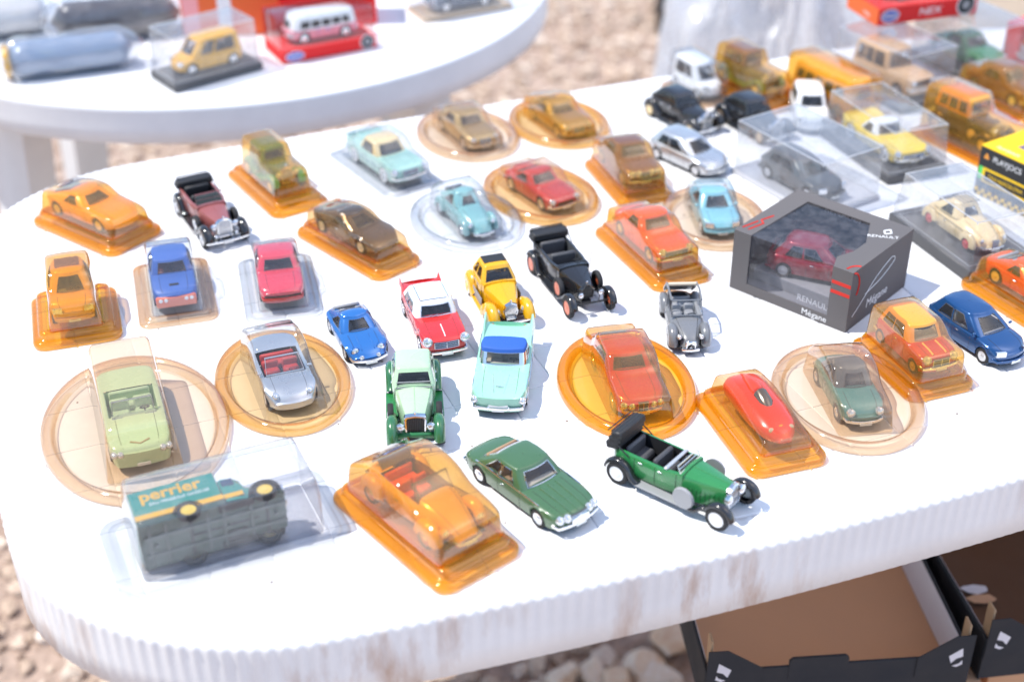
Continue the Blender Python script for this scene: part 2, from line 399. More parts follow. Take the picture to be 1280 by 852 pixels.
    # cabin
    if S['cab']:
        zb = S['zb']*H; zr = H - S['crown']; wb, wr = S['wb']*W/2, S['wr']*W/2
        rzf = S.get('roofz', None)
        def ring(v):
            e = v**S.get('tum', 1.35)
            xf_, xr_ = lerp(xa, xb, v), lerp(xd, xc, v); ww = lerp(wb, wr, e); r = lerp(S['rb'], S['rr'], v); z_ = lerp(zb, zr, v); bw = S['bowc']
            pts = []; tags = []
            fu = S['fu']
            ys = [-1, -fu] + [lerp(-fu, fu, q/6) for q in range(1, 6)] + [fu, 1]
            for f in ys: pts.append((xf_ - bw*f*f, f*(ww-r), z_)); tags.append('F' if -fu-1e-6 <= f < fu-1e-6 else None)
            for k in range(1, 4):
                a = k/4*math.pi/2; pts.append((xf_-bw-r+r*math.cos(a), (ww-r)+r*math.sin(a), z_)); tags.append(None)
            def side(s_):
                br = sorted({0.0, 1.0} | {q for ab in S['sides'] for q in ab}); br2 = []
                for a, b in zip(br, br[1:]):
                    m = 3 if b-a > .2 else 1
                    br2 += [(lerp(a, b, q/m), any(a >= p-1e-6 and b <= q_+1e-6 for p, q_ in S['sides'])) for q in range(m)]
                br2.append((1.0, False)); seq = []
                wid = None
                for q, in_w in br2:
                    ind = next((i for i, (p, q_) in enumerate(S['sides']) if p-1e-6 <= q < q_-1e-6), None)
                    x_ = lerp(xf_-bw-r, xr_+S.get('bowb', 1)+r, q); y_ = ww + .9*math.sin(math.pi*q)
                    seq.append(((x_, s_*y_, z_), ('S', s_, ind) if in_w else None))
                return seq
            sl_ = side(1); pts += [p for p, t_ in sl_]; tags += [t_ for p, t_ in sl_]
            bb = S.get('bowb', 1)
            for k in range(1, 4):
                a = k/4*math.pi/2; pts.append((xr_+bb+r-r*math.sin(a), (ww-r)+r*math.cos(a), z_)); tags.append(None)
            for f in reversed(ys): pts.append((xr_ + bb*f*f, f*(ww-r), z_)); tags.append('B' if -fu+1e-6 < f <= fu+1e-6 else None)
            for k in range(1, 4):
                a = k/4*math.pi/2; pts.append((xr_+bb+r-r*math.cos(a)*1.0, -(ww-r)-r*math.sin(a), z_)); tags.append(None)
            sr = side(-1); seq = []
            for i in range(len(sr)-1, -1, -1):
                seq.append((sr[i][0], sr[i-1][1] if i > 0 else None))
            pts += [p for p, t_ in seq]; tags += [t_ for p, t_ in seq]
            for k in range(1, 4):
                a = k/4*math.pi/2; pts.append((xf_-bw-r+r*math.sin(a), -(ww-r)-r*math.cos(a), z_)); tags.append(None)
            return pts, tags
        v0, v1 = S['v0'], S['v1']; vs_ = [0, v0, lerp(v0, v1, .5), v1, 1]
        rings = [ring(v) for v in vs_]; tags = rings[0][1]; rows = [r[0] for r in rings]; nn = len(tags)
        xm = (xb+xc)/2; last = rows[-1]
        if rzf:
            f_ = curve(rzf)
            rows = [[(p[0], p[1], lerp(p[2], zb + (p[2]-zb)*f_((p[0]-xc)/(xb-xc)), 1)) for p in r] for r in rows]; last = rows[-1]
        caprows = []
        for s_ in (.985, .95, .88, .7, .45, .2, .02):
            up = S['crown']*(.55*math.sqrt(1-s_**8) + .45*(1-s_*s_))
            caprows.append([(xm+(p[0]-xm)*s_, p[1]*s_, p[2]+up) for p in last])
        nosides = S.get('noopen', False)
        sk = lambda i, j: (not nosides) and i in (1, 2) and tags[j] is not None
        if S.get('pillarm'):
            mb = MB(); mb.grid(rows[:4], cu=True, skip=sk); mb.build('pillars', S['pillarm'], root, 40)
            mb = MB(); mb.grid(rows[3:] + caprows, cu=True); mb.build('roof', S['roofm'] or body, root, 40)
        else:
            mb = MB(); mb.grid(rows + caprows, cu=True, skip=sk); mb.build('roof', S['roofm'] or body, root, 40)
        glas = {}
        for i in (1, 2):
            for j in range(nn):
                if tags[j] is not None:
                    a, b, c, d = rows[i][j], rows[i][(j+1) % nn], rows[i+1][(j+1) % nn], rows[i+1][j]
                    glas.setdefault(tags[j], []).append((a, b, c, d))
        for t_, qs in glas.items():
            g = MB()
            off = .25 if nosides else -.12
            for q in qs:
                n = (Vector(q[1])-Vector(q[0])).cross(Vector(q[3])-Vector(q[0])).normalized()
                cen = sum((Vector(p) for p in q), Vector())/4
                if n.dot(cen-Vector((xm, 0, zb))) < 0: n = -n
                g.add([Vector(p)+n*off for p in q], [(0, 1, 2, 3)])
            gl_ = g.build({'F': 'windscreen', 'B': 'rear_window'}.get(t_, 'side_window'), S['glass'] if not nosides else BLACK, root)
            js = [j for j in range(nn) if tags[j] == t_]; js = js + [(js[-1]+1) % nn]
            lp = [rows[1][j] for j in js] + [rows[2][js[-1]]] + [rows[3][j] for j in reversed(js)] + [rows[2][js[0]]]
            lp = [Vector(q) + (Vector(q)-Vector((xm, 0, zb))).normalized()*.12 for q in lp]
            tr_ = MB(); tr_.tube(lp, .34, 4, True); tr_.build('window_trim', S.get('trimm', DGREY), gl_)
        if S.get('wframe'):
            for t_, qs in glas.items():
                lo = []
        if S['mirrors']:
            for s_ in (-1, 1):
                m = MB(); m.box((xa-6, s_*(wb+2.4), zb+2.2), (2.2, 3.6, 2.6), .8); m.build('wing_mirror', S.get('mirm', body), root)
    # wheels
    for x in wx:
        for s_ in (-1, 1): add_wheel(root, x, s_*(W/2-S['ww']/2-.3)*S.get('track', 1), Rw, S['ww'], S['rim'], S['rimm'])
    # lights
    def on_front(y, z_): return fx(y)
    hz, hy, hr = S['hz']*H, S['hy']*W/2, S['hr']
    if S['head'] in ('r2', 'r4'):
        ys = [hy] if S['head'] == 'r2' else [hy, hy-hr*2.15]
        for y in ys:
            for s_ in (-1, 1):
                m = MB(); x0 = fx(y)-2.5 + S.get('hx', 0)
                m.lathe([(hr*1.15, 0), (hr*1.18, 2.6), (hr*1.0, 3.2), (hr*.9, 2.9), (hr*.86, 3.2), (hr*.5, 3.9), (.05, 4.1)], (x0, s_*y, hz), (1, 0, S.get('htilt', .12)), 16)
                m.build('headlight', S.get('headm', LENS), root)
    elif S['head'] == 'rect':
        for s_ in (-1, 1):
            m = MB(); g = []
            y0, y1 = hy-hr*1.3, hy+hr*1.1
            for z_ in (-.7, .7): g.append([(fx(lerp(y0, y1, q/4))+.35-abs(z_-.7)*0, s_*lerp(y0, y1, q/4), hz+z_*hr) for q in range(5)])
            g2 = [[(p[0]-2, p[1], p[2]) for p in r] for r in g]
            m.grid([g2[0], g[0], g[1], g2[1]]); m.build('headlight', LENS, root)
    if S['grille']:
        y0, z0, z1 = S['grille'][1], S['grille'][2]*H, S['grille'][3]*H; yw = y0*W/2
        m = MB(); nb = S.get('gbars', 4)
        g = [[(fx(lerp(-yw, yw, q/8))+.25, lerp(-yw, yw, q/8), z_) for q in range(9)] for z_ in (z0, z1)]; g2 = [[(p[0]-2, p[1], p[2]) for p in r] for r in g]
        m.grid([g2[0], g[0], g[1], g2[1]]); gr = m.build('grille', DGREY if S['gmat'] is CHROME else S['gmat'], root)
        if S['gmat'] is CHROME:
            m = MB()
            for k in range(nb): m.tube([(fx(lerp(-yw, yw, q/8))+.4, lerp(-yw, yw, q/8), lerp(z0, z1, k/(nb-1))) for q in range(9)], .32, 5)
            for f in (-1, 0, 1): m.tube([(fx(yw*f)+.4, yw*f, z0), (fx(yw*f)+.4, yw*f, z1)], .32, 5)
            m.build('bars', CHROME, gr)
    if S['bump']:
        for sg in (1, -1):
            m = MB(); wv = hw(sg*(half-1))*1.05; z_ = S['bz']*H
            pth = [(fx(0, sg)-sg*5 + shift(sg*(half-1), wv), -wv-.9, z_)] + [(fx(y, sg)+sg*S.get('boff', 1.2), y, z_) for y in np.linspace(-wv, wv, 13)] + [(fx(0, sg)-sg*5 + shift(sg*(half-1), wv), wv+.9, z_)]
            m.tube(pth, S.get('br', 1.25), 7, flat=.6)
            if S.get('over'):
                for s_ in (-1, 1): m.box((fx(wv*.42, sg)+sg*1.7, s_*wv*.42, z_+.6), (1.8, 2.0, 4), .7)
            m.build('bumper', body if S['bump'] == 'body' else S['bump'], root)
    if S['plate']:
        m = MB(); m.box((half+S.get('plx', 1.6), 0, S['bz']*H-1.0), (.5, 9.5, 2.6), .1); m.build('number_plate', PLATE, root)
    for s_ in (-1, 1):
        m = MB(); y = hw(-half+1)*.78; m.box((fx(y, -1)-.1, s_*y, sh(-half+2)-.12*H), (1.6, 3.6, 2.4), .6); m.build('tail_light', REDL, root)
    # trim and seams
    def side_pt(x, q):
        p = section(x); z_ = lerp(S['sill'], sh(x), q)
        for (y0, z0), (y1, z1) in zip(p, p[1:]):
            if z0 <= z_ <= z1 and z1 > z0: return (y0+(y1-y0)*(z_-z0)/(z1-z0), z_)
        return p[5]
    if S['strip'] is not None:
        for s_ in (-1, 1):
            m = MB(); m.tube([(x+shift(x, side_pt(x, S['strip'])[0]), s_*(side_pt(x, S['strip'])[0]+.05), side_pt(x, S['strip'])[1]) for x in np.linspace(-half+4, half-4, 26)], .42, 5)
            m.build('trim_strip', S.get('stripm', CHROME), root)
    m = MB(); hn = []
    if S['doors']:
        for s_ in (-1, 1):
            for d in S['doors']:
                x = X(d); qs = np.linspace(.06, .97, 9)
                if bottom(x) > S['sill']+1.3: qs = np.linspace((bottom(x)-S['sill'])/(sh(x)-S['sill'])+.03, .97, 7)
                m.tube([(x, s_*(side_pt(x, q)[0]-.02), side_pt(x, q)[1]) for q in qs], .17, 4)
            for d in S['doors'][:-1]:
                x = X(d)-L*.17; y, z_ = side_pt(x, .80); hn.append((x, s_*(y+.3), z_))
        # bonnet and boot shut lines
        for f in (.62, -.62): m.tube([(x+shift(x, f*hw(x)), f*hw(x), lerp(sh(x), top(x), .80)+.02) for x in np.linspace((xa if S['cab'] else ox1)+1.5, half-3, 9)], .15, 4)
        m.build('shut_lines', SEAM, root)
        for p in hn: k = MB(); k.box(p, (4, .7, .7), .2); k.build('door_handle', CHROME, root)
    S.update(root=root, X=X, topf=top, shf=sh, hwf=hw, fx=fx, side_pt=side_pt, half=half, body=body, section=section)
    if extra: extra(S)
    return root

def fender(path, yi, yo, crown, lip_i, lip_o, s_):
    """pressed-metal wing: a crowned strip swept along an (x, z) path"""
    m = MB(); rows = []; P2 = [Vector((p[0], p[1])) for p in path]
    for i, p in enumerate(P2):
        t = (P2[min(i+1, len(P2)-1)] - P2[max(i-1, 0)]).normalized(); n = Vector((t.y, -t.x))
        if len(path[i]) > 2: k = path[i][2]
        else: k = 1.0
        rw = []
        for f, o in ((0, -lip_i), (0, 0), (.12, crown*.55), (.3, crown*.9), (.5, crown), (.7, crown*.9), (.88, crown*.55), (1, 0), (1, -lip_o)):
            q = p + n*o*k; ym = (yi+yo)/2; y = ym + (lerp(yi, yo, f)-ym)*lerp(1, k, .6); rw.append((q.x, s_*y, q.y))
        rows.append(rw)
    return m.grid(rows)
def arc(cx, cz, r, a0, a1, n=12, rz=None): return [(cx+r*math.cos(R(lerp(a0, a1, k/n))), cz+(rz or r)*math.sin(R(lerp(a0, a1, k/n)))) for k in range(n+1)]

def vintage(P, bodym, fenderm, label, loc, rz, z=0.0, group='toy cars standing loose on the table', category='toy car', extra=None):
    """pre-war car: narrow bonnet and tub, separate wings and running boards, upright radiator"""
    D = dict(L=110, W=42, H=40, R=8.5, ww=4, wb=74, xfa=36, rad_z=(8, 28), rad_w=14, bon_w=.74, tub_w=31, cowl=8, tub_r=-44, belt=25, bonz=26, open=True, rim='hub', rimm=WHITE,
             roofm=None, grmat=CHROME, core=DGREY, fcrown=2.2, spare=True, spare_style=None, bumper=True, hood='folded', hoodm=BLACK, inter=DGREY, lampm=CHROME, lamps=True, cab=None, screen_h=10, fl=2.4, fo=2.4, seatm=None, screenm=CHROME, boardm=None, glass=GLASS, tail_round=7)
    D.update(P); S = D
    root = thing('toy_car', label, category, (loc[0], loc[1], loc[2]+z), rz, group)
    W, Rw = S['W'], S['R']; xf = S['xfa']; xr = xf-S['wb']; xrad = S.get('xrad', xf+2); cowl = S['cowl']; tr = S['tub_r']; bl = S['belt']
    tw = S['tub_w']/2; rw = S['rad_w']/2; z0 = S['rad_z'][0]; zt = S['rad_z'][1]
    # bonnet
    def bsec(x, w_, zb, zs, ztp):
        return [(w_, zb), (w_*1.0, lerp(zb, zs, .5)), (w_*.98, zs), (w_*.86, lerp(zs, ztp, .62)), (w_*.5, lerp(zs, ztp, .9)), (0, ztp)]
    rows = []
    for k in range(7):
        t = k/6; x = lerp(cowl, xrad, t); w_ = lerp(tw*S['bon_w']*1.12, rw, t**1.15); zz = lerp(S['bonz'], zt-.6, t)
        p = bsec(x, w_, 8.5, zz-4.2, zz); rows.append([(x, -y, q) for y, q in p] + [(x, y, q) for y, q in reversed(p[:-1])])
    mb = MB(); mb.grid(rows); bn = mb.build('bonnet', S.get('bonm', bodym), root, 30)
    m = MB()
    m.tube([(lerp(cowl, xrad, t), 0, lerp(S['bonz'], zt-.6, t)+.1) for t in np.linspace(0, 1, 5)], .3, 4)
    for s_ in (-1, 1):
        for k in range(9):
            x = lerp(cowl+4, xrad-4, k/8); w_ = lerp(tw*S['bon_w']*1.12, rw, ((x-cowl)/(xrad-cowl))**1.15)
            m.box((x, s_*(w_+.1), 15.5), (.5, .5, 8), .1)
    m.build('louvre', S.get('louvm', bodym), root)
    # tub
    us = np.linspace(cowl, tr, 15); rows = []
    ox0, ox1 = tr+5, cowl-3.5
    us = sorted(set(us.round(3)) | {ox0, ox1}, reverse=True)
    def thw(x):
        t = (cowl-x)/(cowl-tr); w_ = lerp(tw*S['bon_w']*1.12, tw, sstep(min(1, t*3.2)))
        d = x-tr; 
        if d < S['tail_round']: w_ *= .72+.28*math.sqrt(max(0, 1-(1-d/S['tail_round'])**2))
        return w_
    def tzt(x):
        t = (cowl-x)/(cowl-tr); b = lerp(S['bonz'], bl, sstep(min(1, t*4)))
        return b
    for x in us:
        w_ = thw(x); zz = tzt(x); p = [(w_*.86, 7.5), (w_*.97, 12), (w_, lerp(12, zz, .6)), (w_, zz-1.2), (w_*.95, zz), (w_*.84, zz+.2), (w_*.4, zz+1.0), (0, zz+1.1)]
        rows.append([(x, -y, q) for y, q in p] + [(x, y, q) for y, q in reversed(p[:-1])])
    npt = len(rows[0]); kk = npt//2
    mb = MB(); mb.grid(rows, skip=lambda i, j: us[i] <= ox1+.01 and us[i+1] >= ox0-.01 and kk-2 <= j < kk+2)
    n0 = len(mb.v); mb.add(rows[-1], [tuple(range(npt))]); mb.add(rows[0], [tuple(range(npt))])
    mb.build('body', bodym, root, 35)
    fl = 11; wi = tw*.83; im = S['inter']
    tb = MB(); tb.grid([[(ox0, y, bl+.1) for y in (-wi, wi)], [(ox0+.5, y, fl) for y in (-wi, wi)], [(ox1-.5, y, fl) for y in (-wi, wi)], [(ox1, y, bl+.1) for y in (-wi, wi)]])
    for s_ in (-1, 1): tb.grid([[(ox0, s_*wi, bl+.1), (ox1, s_*wi, bl+.1)], [(ox0, s_*wi, fl), (ox1, s_*wi, fl)]])
    tb.build('interior', im, root)
    sm = S['seatm'] or im
    for k, sx in enumerate((lerp(ox0, ox1, .12), lerp(ox0, ox1, .58))):
        st = MB(); st.box((sx, 0, (fl+bl+2)/2), (4, wi*1.8, bl+2-fl), 1.6); st.box((sx+5.5, 0, fl+4), (10, wi*1.8, 7), 1.8); st.build('seat', sm, root)
    sw = MB(); n = Vector((-.7, 0, .7)); c0 = Vector((ox1-6, wi*.48, bl+1.2)); u_ = Vector((0, 1, 0)); v_ = n.cross(u_)
    sw.tube([c0+(u_*math.cos(a)+v_*math.sin(a))*4 for a in np.linspace(0, 2*math.pi, 17)[:-1]], .42, 5, True)
    for a in (0, 2.1, 4.2): sw.cyl(c0, c0+(u_*math.cos(a)+v_*math.sin(a))*4, .3, n=5)
    sw.cyl(c0, c0-n*8, .5, n=6); sw.build('steering_wheel', BLACK, root)
    # chassis, wings, running boards
    m = MB(); m.box(((xrad+tr)/2, 0, 7), (xrad-tr-2, rw*2.0, 4), .8); m.cyl((xf, -W/2+3, Rw), (xf, W/2-3, Rw), .9); m.cyl((xr, -W/2+3, Rw), (xr, W/2-3, Rw), .9); m.build('chassis', BLACK, root)
    yo = W/2; yi = W/2-S['ww']-S['fo']-1.0; rf = Rw+2.0; bz = 7.0
    for s_ in (-1, 1):
        cr = S['fcrown']
        sp = S.get('swp', 12)
        pth = arc(xf+.5, Rw, rf, S.get('fa1', 10), S.get('fa0', 160), 14) + [(xf-rf*1.02-1, bz+6.5), (xf-rf-sp*.55, bz+1.5), (xf-rf-sp, bz+.3)]
        fender(pth, yi, yo, cr, S['fl'], S['fl']*.8, s_).build('front_wing', fenderm, root, 50)
        pth = arc(xr, Rw, rf, S.get('ra0', 25), S.get('ra1', 168), 14)
        pth = [(xr+rf+6, bz+.3), (xr+rf+1.5, bz+2.5)] + pth
        fender(pth, yi, yo, cr, S['fl'], S['fl']*.8, s_).build('rear_wing', fenderm, root, 50)
        m = MB(); xx0, xx1 = xr+rf+5, xf-rf-S.get('swp', 12)+1
        m.box(((xx0+xx1)/2, s_*(yi+yo)/2*.98, bz-.2), (xx1-xx0, (yo-yi)*1.15, 1.2), .3)
        m.build('running_board', S['boardm'] or fenderm, root)
        for x in (xf, xr): add_wheel(root, x, s_*(W/2-S['ww']/2-.2), Rw, S['ww'], S['rim'], S['rimm'])
        if S['lamps']:
            m = MB(); lx, ly, lz, lr = S.get('lamp', (xrad+1, rw+4.0, zt-6, 3.4))
            m.lathe([(.3, -lr*1.25), (lr*.55, -lr*1.05), (lr*.9, -lr*.5), (lr, 0), (lr*1.06, .35), (lr*.98, .8), (lr*.6, 1.4), (.1, 1.6)], (lx, s_*ly, lz), (1, 0, 0), 16); m.cyl((lx-1.5, s_*ly, lz-lr*.7), (lx-1.5, s_*(ly-1), lz-9), .55, n=6)
            hl = m.build('headlight', S['lampm'], root)
            m = MB(); m.lathe([(lr*.95, .5), (lr*.7, 1.5), (lr*.3, 1.9), (.05, 2.0)], (lx, s_*ly, lz), (1, 0, 0), 16); m.build('lens', LENS, hl)
        if S['spare']:
            sx = S.get('spx', xf-rf-6)
            add_wheel(root, sx, s_*(W/2-S['ww']*.5-1.2), Rw*.97, S['ww'], S['spare_style'] or S['rim'], S.get('sparem', S['rimm']), z=Rw+6.0, name='spare_wheel', rot=((0, 0, 0) if s_ > 0 else (0, 0, math.pi)))
    # radiator
    m = MB(); o_ = rw+.8
    prof = S.get('rad_prof') or [(-o_, z0), (-o_, zt-2), (-o_*.6, zt+.6), (0, zt+1.3), (o_*.6, zt+.6), (o_, zt-2), (o_, z0)]
    rows = []
    for x, k in ((xrad-2.2, 1), (xrad+.6, 1), (xrad+1.4, .92), (xrad+1.4, .80), (xrad+.3, .78)):
        zc = (z0+zt)/2; rows.append([(x, y*k, zc+(q-zc)*(k if k > .9 else k*1.03)) for y, q in prof])
    m.grid(rows, cu=True); gs = m.build('grille', S['grmat'], root)
    m = MB(); nv = 9
    m.add([(xrad+.35, y*.84, (z0+zt)/2+(q-(z0+zt)/2)*.84) for y, q in prof], [tuple(range(len(prof)))]); co = m.build('radiator_core', S['core'], gs)
    m = MB()
    for k in range(nv):
        y = lerp(-rw*.7, rw*.7, k/(nv-1)); m.box((xrad+.7, y, (z0+zt)/2-.3), (.35, .45, (zt-z0)*.84), .1)
    m.build('slat', S.get('slatm', CHROME), gs)
    m = MB(); m.cyl((xrad-.5, 0, zt+.8), (xrad-.5, 0, zt+2.4), 1.1, .9, n=8); m.ball((xrad-.3, 0, zt+3.0), 1.0, 8, 6); m.build('cap', CHROME, gs)
    if S['bumper']:
        for sg, xx in ((1, max(xf+rf+1.5, xrad+5)), (-1, xr-rf-1.5)):
            m = MB(); m.tube([(xx-sg*abs(y/(W*.5))**2*2.5, y, 8.2) for y in np.linspace(-W*.47, W*.47, 11)], 1.15, 7, flat=.55)
            for s_ in (-1, 1): m.cyl((xx-sg*1, s_*rw*.8, 8), (xx-sg*9, s_*rw*.8, 8), .7, n=6)
            m.build('bumper', CHROME, root)
        m = MB(); m.box((max(xf+rf+1.5, xrad+5)+1.0, 0, 8.0), (.5, 9, 3), .1); m.build('number_plate', PLATE, root)
    # windscreen
    if not S['cab']:
        h = S['screen_h']; x0 = cowl-2.5; sw_ = thw(cowl)*.95; m = MB(); b0 = tzt(cowl)+.2; lean = S.get('lean', 3.0)
        q = [(x0, -sw_, b0), (x0-lean, -sw_*.96, b0+h), (x0-lean, sw_*.96, b0+h), (x0, sw_, b0)]
        m.tube(q, .55, 6, True); m.cyl((x0-lean/2, -sw_, b0+h/2), (x0-lean/2, sw_, b0+h/2), .25, n=5); ws = m.build('windscreen', S['screenm'], root)
        m = MB(); m.add(q, [(0, 1, 2, 3)]); m.build('pane', S['glass'], ws)
        if S['hood']:
            m = MB(); hx = tr+3; hz = bl+S.get('hoodz', 3.5); hw_ = tw*1.03; n_ = S.get('hoodn', 3); rot_ = S.get('hoodrot', .12)
            for k in range(n_):
                a = k/(n_-1); m.box((hx-2+a*3.0, 0, hz-3+a*S.get('hoodh', 5.0)), (11-a*1.6, hw_*2+1.4-a*1.2, S.get('hoodh', 5.0)/n_*2.1), 1.2, M=Matrix.Rotation(rot_, 3, 'Y'))
            for k in range(4): m.tube([(hx-7+k*3.0, y, hz-3+S.get('hoodh', 5.0)*1.22-(k-1.5)*3*math.sin(rot_)+.3) for y in np.linspace(-hw_*.9, hw_*.9, 7)], .5, 5)
            for s_ in (-1, 1): m.tube([(hx+2, s_*(hw_+.2), hz), (hx+9, s_*(hw_+.2), bl+.8), (hx+13, s_*(hw_), bl-2)], .5, 5)
            m.build('folded_hood', S['hoodm'], root)
    m = MB()
    for s_ in (-1, 1):
        for x in (lerp(ox0, ox1, .30), lerp(ox0, ox1, .64), lerp(ox0, ox1, .97)): m.tube([(x, s_*(thw(x)*1.005-(.14*thw(x) if q < 9 else .03*thw(x) if q < 13 else 0)), q) for q in np.linspace(8.5, tzt(x)-1, 6)], .18, 4)
    m.build('shut_lines', SEAM, root)
    for s_ in (-1, 1):
        for x in (lerp(ox0, ox1, .40), lerp(ox0, ox1, .72)): m = MB(); m.box((x, s_*(thw(x)+.4), bl-3), (3.6, .8, .8), .25); m.build('door_handle', CHROME, root)
    m = MB()
    for s_ in (-1, 1): m.box((xr-rf-.4, s_*(W/2-4), Rw+4), (1.2, 2, 2), .5)
    m.build('tail_lights', REDL, root)
    S.update(root=root, xr=xr, xf=xf, rf=rf, tw=tw, thw=thw, bodym=bodym, xrad=xrad)
    if S['cab']:
        cb = S['cab']; saloon_roof(root, cb, bodym if S['roofm'] is None else S['roofm'], S['glass'])
    if extra: extra(S)
    return root

def saloon_roof(root, c, m_, glass, noopen=False):
    """upright greenhouse given in millimetres: xa, xb, xc, xd, z0, z1, wb, wr"""
    xa, xb, xc, xd, z0, z1, wb, wr = c['g']; r = c.get('r', 3); vs = (0, c.get('v0', .15), c.get('v1', .82), 1); fu = c.get('fu', .86)
    def ring(v):
        xf, xr, w_, z_ = lerp(xa, xb, v), lerp(xd, xc, v), lerp(wb, wr, v**1.3), lerp(z0, z1, v); P = []; T = []
        for f in (-1, -fu, fu, 1): P.append((xf-(r*.0 if abs(f) < 1 else r*.3), f*(w_-r*.3), z_)); T.append('F' if f == -fu else None)
        def side(s_):
            br = sorted({0.0, 1.0} | {q for ab in c['sides'] for q in ab}); return [((lerp(xf-r, xr+r, q), s_*w_, z_), next((('S', s_, i) for i, (a, b) in enumerate(c['sides']) if a-1e-6 <= q < b-1e-6), None)) for q in br]
        s1 = side(1); P += [p for p, t in s1]; T += [t for p, t in s1]
        for f in (1, .6, -.6, -1): P.append((xr+(r*.3 if abs(f) == 1 else 0), f*(w_-r*.3), z_)); T.append('B' if f == .6 else None)
        s2 = side(-1); n = len(s2)
        for i in range(n-1, -1, -1): P.append(s2[i][0]); T.append(s2[i-1][1] if i > 0 else None)
        return P, T
    rg = [ring(v) for v in vs]; T = rg[0][1]; rows = [g[0] for g in rg]; n = len(T); xm = (xb+xc)/2; last = rows[-1]; cr = c.get('crown', 2.5)
    cap = [[(xm+(p[0]-xm)*s_, p[1]*s_, p[2]+cr*(.6*math.sqrt(1-s_**6)+.4*(1-s_*s_))) for p in last] for s_ in (.975, .93, .85, .65, .4, .02)]
    mb = MB(); mb.grid(rows+cap, cu=True, skip=lambda i, j: i == 1 and T[j] is not None); mb.build('roof', m_, root, 45)
    for j in range(n):
        if T[j] is not None:
            g = MB(); g.add([rows[1][j], rows[1][(j+1) % n], rows[2][(j+1) % n], rows[2][j]], [(0, 1, 2, 3)]); g.build({'F': 'windscreen', 'B': 'rear_window'}.get(T[j], 'side_window'), glass, root)
# ------------------------------------------------------------------ blisters, display cases, cartons
def rrect(L, W, r, n=6, inset=0.0):
    hx, hy, r = L/2-inset, W/2-inset, max(.3, r-inset*.6); P = []
    for cx, cy, a0 in ((hx-r, hy-r, 0), (-hx+r, hy-r, 90), (-hx+r, -hy+r, 180), (hx-r, -hy+r, 270)):
        P += [(cx+r*math.cos(R(a0+90*k/n)), cy+r*math.sin(R(a0+90*k/n))) for k in range(n+1)]
    return P
def ellipse(L, W, n=64, inset=0.0):
    return [((L/2-inset)*math.cos(2*math.pi*k/n), (W/2-inset)*math.sin(2*math.pi*k/n)) for k in range(n)]
DOMES = {   # side profiles of the bubble, (x 0 rear..1 front, height fraction)
 'saloon': [(0,.62),(.12,.66),(.22,.72),(.31,.98),(.40,1),(.56,1),(.63,.93),(.72,.68),(.9,.62),(1,.56)],
 'coupe':  [(0,.66),(.10,.74),(.30,.95),(.42,1),(.52,.97),(.66,.72),(.9,.64),(1,.52)],
 'hatch':  [(0,.86),(.08,.97),(.2,1),(.5,1),(.60,.92),(.72,.70),(.95,.62),(1,.55)],
 'round':  [(0,.55),(.12,.75),(.3,.98),(.44,1),(.56,.95),(.7,.72),(.9,.62),(1,.5)],
 'box':    [(0,.98),(.1,1),(.9,1),(1,.98)],
 'wedge':  [(0,1),(.05,1),(.45,.98),(.62,.86),(.8,.74),(1,.62)],
 'jeep':   [(0,.97),(.05,1),(.45,1),(.53,.97),(.58,.70),(.9,.66),(1,.62)],
 'bus':    [(0,.97),(.05,1),(.93,1),(1,.95)],
 'racer':  [(0,.7),(.15,.9),(.35,1),(.5,.95),(.7,.78),(.9,.6),(1,.42)],
}
def dome_mb(prof, L, W, H, z0, off=0.0, taper=.80, endr=5.5):
    f = curve([(a, b) for a, b in DOMES[prof]]); half = L/2
    xs = sorted(set(np.linspace(-half+endr, half-endr, 24).round(2)) | {round(s_*(half-d), 2) for s_ in (-1, 1) for d in (0, .25, .7, 1.4, 2.3, 3.4)})
    rows = []
    for x in xs:
        d = half-abs(x); t = min(1, d/endr); e = (1-(1-t)**3.2)**(1/3.2); ew = lerp(.86, 1, (1-(1-t)**2.2)**(1/2.2))
        h = f((x+half)/L)*(H-z0)*e; w_ = W/2*ew; tw = taper*lerp(1.06, .98, h/(H-z0+1e-6))
        sec = [(w_, z0), (w_*lerp(1, tw, .25), z0+.28*h), (w_*lerp(1, tw, .65), z0+.68*h), (w_*lerp(1, tw, .9), z0+.90*h), (w_*(tw-.03), z0+.965*h), (w_*(tw-.10), z0+h), (w_*.35, z0+h*1.012), (0, z0+h*1.015)]
        rows.append([(x+off, -y, z_) for y, z_ in sec] + [(x+off, y, z_) for y, z_ in reversed(sec[:-1])])
    m = MB(); m.grid(rows); return m
